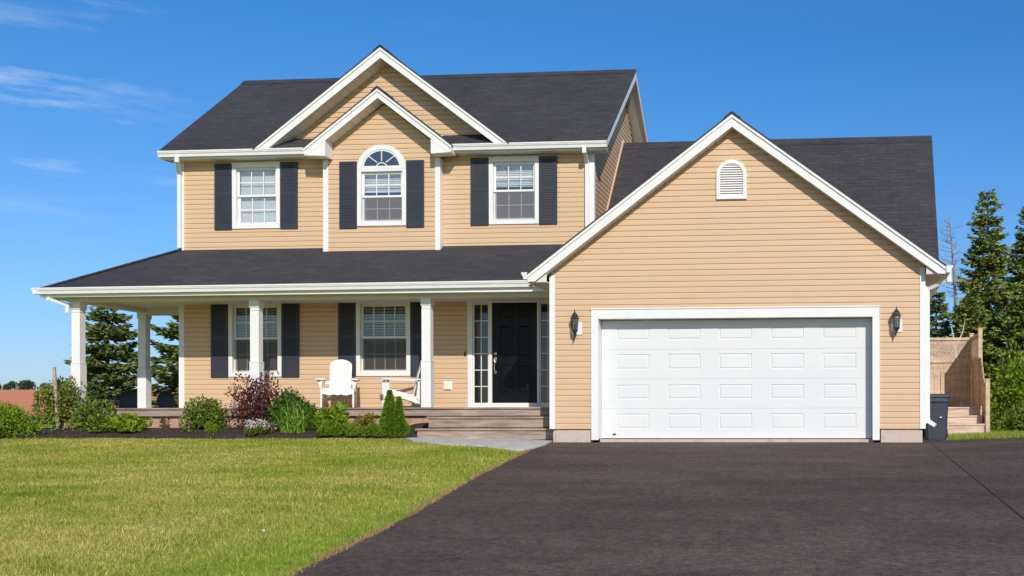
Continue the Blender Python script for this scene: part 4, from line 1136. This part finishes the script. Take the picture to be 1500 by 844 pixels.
# --- trees
def spruce(name, label, loc, h, rad, seed, mat, group, base=.06, dens=1.0, gaps=.12, size=.82, lean=(0, 0)):
    g = np.random.default_rng(seed)
    t = thing(name, label, 'tree', loc, 0, group)
    mb = MB(); mb.tube([(0, 0, -.1), (lean[0]*.3, lean[1]*.3, h*.4), (lean[0], lean[1], h*.97)], [h*.018+.03, h*.012+.015, .012], 8)
    C_, D_, N_, L_, W_ = [], [], [], [], []
    nw = int(h*5.2)
    for i in range(nw):
        tt = base+(1-base)*(i+g.uniform(-.3, .3))/nw
        tt = min(max(tt, base), .985)
        nb_ = g.integers(5, 8)
        a0 = g.uniform(0, 6.28)
        for b in range(nb_):
            if g.uniform() < gaps: continue
            az = a0+2*math.pi*b/nb_+g.uniform(-.35, .35)
            L = rad*((1-tt)**.72)*g.uniform(.55, 1.12)+.12*size
            el = g.uniform(-.30, .05)+.55*tt**2
            o0 = np.array([lean[0]*tt**1.5, lean[1]*tt**1.5, tt*h])
            hx_ = np.array([math.cos(az), math.sin(az), 0])
            sd = np.array([-math.sin(az), math.cos(az), 0])
            tip = o0+hx_*L*math.cos(el)+np.array([0, 0, L*math.sin(el)])
            if L > .5: mb.tube([o0, (o0+tip)/2+np.array([0, 0, -.04*L]), tip], [.012+.006*L, .01, .004], 4)
            ns = max(3, int(L/(.115*size)*dens))
            for k in range(ns):
                s = .08+.95*(k+g.uniform(0, 1))/ns
                q = o0+(tip-o0)*min(s, 1.0)+np.array([0, 0, -.08*L*math.sin(math.pi*min(s, 1))+.10*L*max(0, s-.7)])
                wd_ = (1.1-s)*.55*min(L, 1.3)+.10
                for m_ in range(7):
                    sg = g.choice((-1, 1)); an = g.uniform(.2, 1.2)*sg
                    d = hx_*math.cos(an)+sd*math.sin(an)+np.array([0, 0, g.uniform(-.5, .35)])
                    ln = g.uniform(.16, .36)*size*min(1.0, .55+wd_)
                    C_.append(q+sd*sg*g.uniform(0, wd_)*.6+np.array([0, 0, g.uniform(-.05, .05)])); D_.append(d); N_.append(np.array([g.normal()*.8, g.normal()*.8-.5, .6])); L_.append(ln); W_.append(ln*g.uniform(.28, .5))
    D = unit(np.array(D_)); N = unit(np.array(N_)); N = unit(N-D*np.sum(N*D, 1, keepdims=True))
    v, f = leaves(np.array(C_), D, N, np.array(L_), np.array(W_), .06)
    np_mesh('crown', v, f, mat, t)
    mb.build('trunk', M['bark'], t)
    return t
gl = 'spruces behind the left porch'; gr_ = 'spruces behind the right fence'
spruce('spruce_tree', 'dark spruce framed between the two left porch posts', (-17.1, 12, .12), 4.05, 1.75, 21, M['spruce2'], gl, .03, 1.9, .04)
spruce('spruce_tree', 'dark spruce between the rear porch post and the house corner', (-14.45, 12.5, .12), 4.7, 2.4, 22, M['spruce2'], gl, .03, 1.9, .04)
spruce('spruce_tree', 'tallest ragged spruce right of the garage roof', (10.25, 18, .12), 8.1, 1.9, 23, M['spruce'], gr_, .05, 1.5, .16, lean=(.05, 0))
spruce('spruce_tree', 'tall spruce cut off by the right edge of the photo', (11.75, 18.5, .12), 7.55, 1.9, 24, M['spruce2'], gr_, .05, 1.5, .14)
spruce('spruce_tree', 'short spruce low behind the dead tree and the lattice screen', (8.45, 17, .12), 4.55, 1.2, 25, M['spruce2'], gr_, .05, 1.8, .06)
spruce('spruce_tree', 'broad low spruce filling between the tall spruce and the short one', (9.5, 16.2, .12), 4.3, 1.7, 26, M['spruce'], gr_, .04, 1.9, .06)
spruce('spruce_tree', 'mid height spruce in front of the tall spruce at the right edge', (11.1, 15.5, .12), 4.7, 1.8, 27, M['spruce'], gr_, .04, 1.9, .06)
spruce('spruce_tree', 'spruce mostly outside the right edge of the photo', (13.6, 18, .12), 7.0, 1.7, 28, M['spruce2'], gr_, .05, 1.2, .12)
# dead tree
t = thing('dead_tree', 'bare grey dead tree between the garage eave and the spruces', 'tree', (8.98+.30, 18.0, .12))
mb = MB(); g_ = np.random.default_rng(31); mb.tube([(0, 0, -.1), (-.02, 0, 3), (-.12, 0, 5.2), (-.28, 0, 7.2)], [.10, .075, .045, .01], 7); mb.build('trunk', M['deadbark'], t)
mb = MB()
for i in range(80):
    z = 2.4+4.6*i/80; x = -.02-.26*max(0, (z-3)/4.2); az = g_.uniform(0, 6.28); L = g_.uniform(.4, 1.25)*(1.15-(z-2.4)/6)
    dx, dy = math.cos(az)*L, math.sin(az)*L; up_ = g_.uniform(-.05, .5)*L
    mb.tube([(x, 0, z), (x+dx*.5, dy*.5, z+up_*.3), (x+dx, dy, z+up_)], [.014, .009, .004], 4)
    for k in range(2):
        s = g_.uniform(.35, .8); mb.tube([(x+dx*s, dy*s, z+up_*s*.8), (x+dx*s+g_.uniform(-.2, .2), dy*s+g_.uniform(-.2, .2), z+up_*s+g_.uniform(.08, .28))], [.006, .003], 3)
mb.build('branch', M['deadbark'], t)
t = thing('birch_tree', 'leafless pale forked trunk leaning behind the lattice screen', 'tree', (8.75, 14.0, .12))
mb = MB(); mb.tube([(.15, 0, -.1), (.1, 0, 1.6), (.0, 0, 2.4), (-.12, 0, 3.1)], [.07, .055, .04, .015], 6); mb.tube([(.0, 0, 2.4), (.22, 0, 2.9), (.3, 0, 3.3)], [.03, .02, .008], 5); mb.build('trunk', M['palebark'], t)
gb_ = 'bushes along the right edge'
bush('bush', 'bright green bush immediately right of the stair post', 'bush', (9.3, 5.9, .05), .85, .7, 1.85, 5200, .11, .06, M['hedge'], 41, 20, gb_)
bush('bush', 'darker bush at the right photo edge above the grass strip', 'bush', (10.3, 6.3, .05), .9, .8, 1.55, 5200, .11, .06, M['midleaf'], 42, 22, gb_)
bush('bush', 'low olive bush at the foot of the brighter bushes', 'bush', (9.35, 4.9, .04), .7, .55, .72, 2600, .09, .045, M['midleaf'], 43, 16, gb_)
bush('bush', 'tall dark thicket bush behind the two brighter bushes', 'bush', (10.4, 9.5, .1), 1.6, 1.0, 2.5, 6000, .14, .075, M['midleaf'], 44, 26, gb_)
bush('bush', 'bush outside the right photo edge', 'bush', (11.6, 5.6, .05), .8, .7, 1.4, 3000, .11, .06, M['hedge'], 45, 16, gb_)
# far trees on the crest of the field
gf_ = 'far trees on the crest of the red field'
def far_tree(px_x, y, rx, h, seed, label):
    t = thing('far_tree', label, 'tree', (px_x, y, ground_z(0, y)-.4), 0, gf_)
    p, u = bushpts(rx, rx, h, 1500, 12, seed, rough=.2); g = np.random.default_rng(seed)
    d = unit(u+g.normal(size=u.shape)); nr = unit(np.cross(d, g.normal(size=u.shape)))
    v, f = leaves(p, d, nr, h*.14, h*.1); np_mesh('crown', v, f, M['farleaf'], t)
    mb = MB(); mb.tube([(0, 0, -.5), (0, 0, h*.6)], [h*.04, h*.02], 6); mb.build('trunk', M['bark'], t)
far_tree(-511, 598, 3.6, 6.6, 51, 'leftmost round tree on the crest of the red field')
far_tree(-503, 600, 4.6, 5.6, 52, 'greyer low tree between the two rounder trees on the crest')
far_tree(-491, 598, 6.0, 6.4, 53, 'broadest tree on the crest of the red field, left of the stake')
far_tree(-480, 600, 4.0, 4.6, 54, 'lowest tree on the crest, partly behind the shrub with the stake')

# ================================================================== GRASS
def inslab(x, y):
    inside = np.zeros(len(x), bool); n = len(slab)
    for i in range(n):
        (xa, ya), (xb, yb) = slab[i], slab[(i+1) % n]
        cond = ((ya > y) != (yb > y)) & (x < (xb-xa)*(y-ya)/(yb-ya+1e-12)+xa)
        inside ^= cond
    return inside
def gz_np(x, y): return np.where(y < 0, .063*np.maximum(y, -26), .012*np.minimum(y, 10))-.055*np.clip((x+.7)/.7, 0, 1)*np.clip((8.6-x)/1.6, 0, 1)
dl_tab_y = np.linspace(-20, .6, 300); dl_tab_x = np.array([drive_left(v_) for v_ in dl_tab_y])
def blades(n, x, y, z, hgt, wid, lean=.5):
    a = rng.uniform(0, 2*math.pi, n); b = rng.uniform(0, 2*math.pi, n); l = np.abs(rng.normal(0, lean, n))*hgt
    s = np.stack([np.cos(a), np.sin(a), np.zeros(n)], 1)*wid[:, None]/2
    base = np.stack([x, y, z-.004], 1)
    tip = base+np.stack([np.cos(b)*l, np.sin(b)*l, hgt], 1)
    v = np.stack([base-s, base+s, tip], 1).reshape(-1, 3)
    return v, np.arange(3*n).reshape(-1, 3)
N = 800000
y = .62-13.4*rng.uniform(0, 1, N)
xl = np.interp(y, [-13, .7], [-5.5, -16.5]); xr_ = np.interp(y, dl_tab_y, dl_tab_x)+.03*np.abs(np.sin(y*7.3)+np.sin(y*17.1))*rng.uniform(-.4, 1, N)
xr_ = np.where(y > -1.5, np.minimum(xr_, 0), xr_)
x = xl+(xr_-xl)*rng.uniform(0, 1, N)
wgt = (xr_-xl)/16.7*np.interp(y, [-13, -7, .7], [1.0, .85, .55])*1.15
bedf = .30+.10*np.sin(x*1.3)+.05*np.sin(x*4.1)
keep = (rng.uniform(0, 1, N) < wgt) & ~inslab(x, y) & ~((x > -2.75) & (y > .0)) & ((y < bedf-.0) | (x < -10.9))
x, y = x[keep], y[keep]; n = len(x)
tuft = .75+.5*np.abs(np.sin(x*2.1+np.sin(y*3.3)*1.5)*np.cos(y*2.7+x*.7))
hgt = rng.uniform(.018, .045, n)*tuft*np.where(rng.uniform(0, 1, n) > .985, 1.9, 1.0); wid = rng.uniform(.0045, .010, n)*np.interp(y, [-12, 0], [.85, 1.7])
v, f = blades(n, x, y, gz_np(x, y), hgt, wid)
o = np_mesh('grass', v, f, M['blades']); tag(o, 'mown yellowish green lawn grass left of the driveway', kind='stuff')
# right strip
n = 40000; x = rng.uniform(7.2, 14, n); y = rng.uniform(1.05, 5.2, n); k_ = ~((x < 8.3) & (y > 4.0)); x, y = x[k_], y[k_]; n = len(x)
v, f = blades(n, x, y, gz_np(x, y), rng.uniform(.03, .10, n), rng.uniform(.008, .016, n))
o = np_mesh('grass', v, f, M['blades']); tag(o, 'rough grass strip beyond the driveway at the right', kind='stuff')
# dry fringe on the drive edge
n = 9000; y = rng.uniform(-13, -1.6, n); y = y[np.sin(y*2.3)+np.sin(y*5.9+1)*.8+rng.normal(0, .5, n) > -.5]; n = len(y); e = np.interp(y, dl_tab_y, dl_tab_x)
x = e-np.abs(rng.normal(0, .045, n))+.03
v, f = blades(n, x, y, gz_np(x, y)+.008, rng.uniform(.02, .055, n), rng.uniform(.005, .009, n), .8)
o = np_mesh('dry_grass', v, f, M['dry']); tag(o, 'straw coloured dry grass fringe along the driveway edge', kind='stuff')

for x, y, lb in ((.20, -10.1, 'white dandelion clock in the grass near the foot of the driveway edge'),):
    t = thing('dandelion', lb, 'flower', (x, y, ground_z(x, y)), 0)
    mb = MB(); mb.tube([(0, 0, -.01), (.006, 0, .06), (.004, .003, .095)], .0025, 5); mb.build('stem', M['lime'], t)
    mb = MB(); mb.lathe([(.002, .088), (.010, .091), (.014, .100), (.010, .110), (.002, .113)], (.004, .003, 0), 10); mb.build('seed_head', M['petal'], t)

# ================================================================== LIGHT, SKY, CAMERA
SUN = V3((.44, -1.0, .64)).normalized()
el = math.asin(SUN.z); azm = math.atan2(SUN.x, SUN.y)
w = bpy.data.worlds.new('World'); S.world = w; w.use_nodes = True
nt = w.node_tree; bg = nt.nodes['Background']
sky = nt.nodes.new('ShaderNodeTexSky'); sky.sky_type = 'NISHITA'; sky.sun_disc = False
sky.sun_elevation = el; sky.sun_rotation = azm
sky.altitude = 0; sky.air_density = 1.0; sky.dust_density = .3; sky.ozone_density = 2.5
tcs = nt.nodes.new('ShaderNodeTexCoord'); sxy = nt.nodes.new('ShaderNodeSeparateXYZ'); nt.links.new(tcs.outputs['Generated'], sxy.inputs[0])
tcol = ramp(nt, sxy.outputs['Z'], [(0, (.52, .62, .92)), (.12, (.44, .70, 1.02)), (.34, (.25, .70, 1.08)), (.75, (.72, .90, 1.05))])
fr_ = nt.nodes.new('ShaderNodeMapRange'); fr_.inputs['From Min'].default_value = .25; fr_.inputs['From Max'].default_value = -.35
nt.links.new(sxy.outputs['Y'], fr_.inputs['Value'])
tcol = mixc(nt, fr_.outputs['Result'], tcol, (.80, .88, .96))     # paler sky on the sun's side
tint = mixc(nt, 1.0, sky.outputs[0], tcol, 'MULTIPLY')
# thin cirrus streaks
tc = nt.nodes.new('ShaderNodeTexCoord'); mp = nt.nodes.new('ShaderNodeMapping'); mp.inputs['Scale'].default_value = (2.2, 2.2, 15); mp.inputs['Rotation'].default_value = (0, R(-6), 0); mp.inputs['Location'].default_value = (0, 0, -.8)
nt.links.new(tc.outputs['Generated'], mp.inputs['Vector'])
n1 = noise(nt, mp.outputs['Vector'], 2.1, 9, .62)
mp2 = nt.nodes.new('ShaderNodeMapping'); mp2.inputs['Scale'].default_value = (1, 1, 2.2); mp2.inputs['Location'].default_value = (.35, .1, -.12)
nt.links.new(tc.outputs['Generated'], mp2.inputs['Vector'])
n2 = noise(nt, mp2.outputs['Vector'], 2.2, 3)
a = ramp(nt, n1, [(.56, (0, 0, 0)), (.80, (1, 1, 1))]); b = ramp(nt, n2, [(.52, (0, 0, 0)), (.70, (1, 1, 1))])
side = ramp(nt, sxy.outputs['X'], [(0, (1, 1, 1)), (.30, (.0, .0, .0))])
sxa = math_n(nt, 'ADD', sxy.outputs['X'], .62); nt.links.new(sxa, side.node.inputs['Fac'])
cl = math_n(nt, 'MULTIPLY', math_n(nt, 'MULTIPLY', a, b), math_n(nt, 'ADD', math_n(nt, 'MULTIPLY', side, .8), .06))
skc = mixc(nt, cl, tint, (6.2, 7.2, 8.2))
nt.links.new(skc, bg.inputs['Color']); bg.inputs['Strength'].default_value = .12
ld = bpy.data.lights.new('sun', 'SUN'); ld.energy = 3.9; ld.angle = R(.5); ld.color = (1.0, .93, .83)
lo = bpy.data.objects.new('sun', ld); COL.objects.link(lo); lo.rotation_euler = (-SUN).to_track_quat('-Z', 'Y').to_euler(); lo.location = (20, -40, 30)

cd = bpy.data.cameras.new('camera'); co = bpy.data.objects.new('camera', cd); COL.objects.link(co)
cd.sensor_width = 36; cd.lens = 1562.95/1500*36
cd.shift_x = -(1092.47-750)/1500; cd.shift_y = (615.29-421.9)/1500
cd.clip_end = 6000; cd.clip_start = .05
co.location = (5.1217, -18.9169, .3569)
co.rotation_mode = 'XYZ'
co.rotation_euler = (Matrix.Rotation(.0842, 3, 'Z') @ Matrix.Rotation(R(90), 3, 'X') @ Matrix.Rotation(-.0014, 3, 'Z')).to_euler()
S.camera = co
S.view_settings.view_transform = 'Standard'; S.view_settings.look = 'None'
S.view_settings.exposure = 0.0; S.view_settings.gamma = 1
S.cycles.max_bounces = 8; S.cycles.transparent_max_bounces = 12
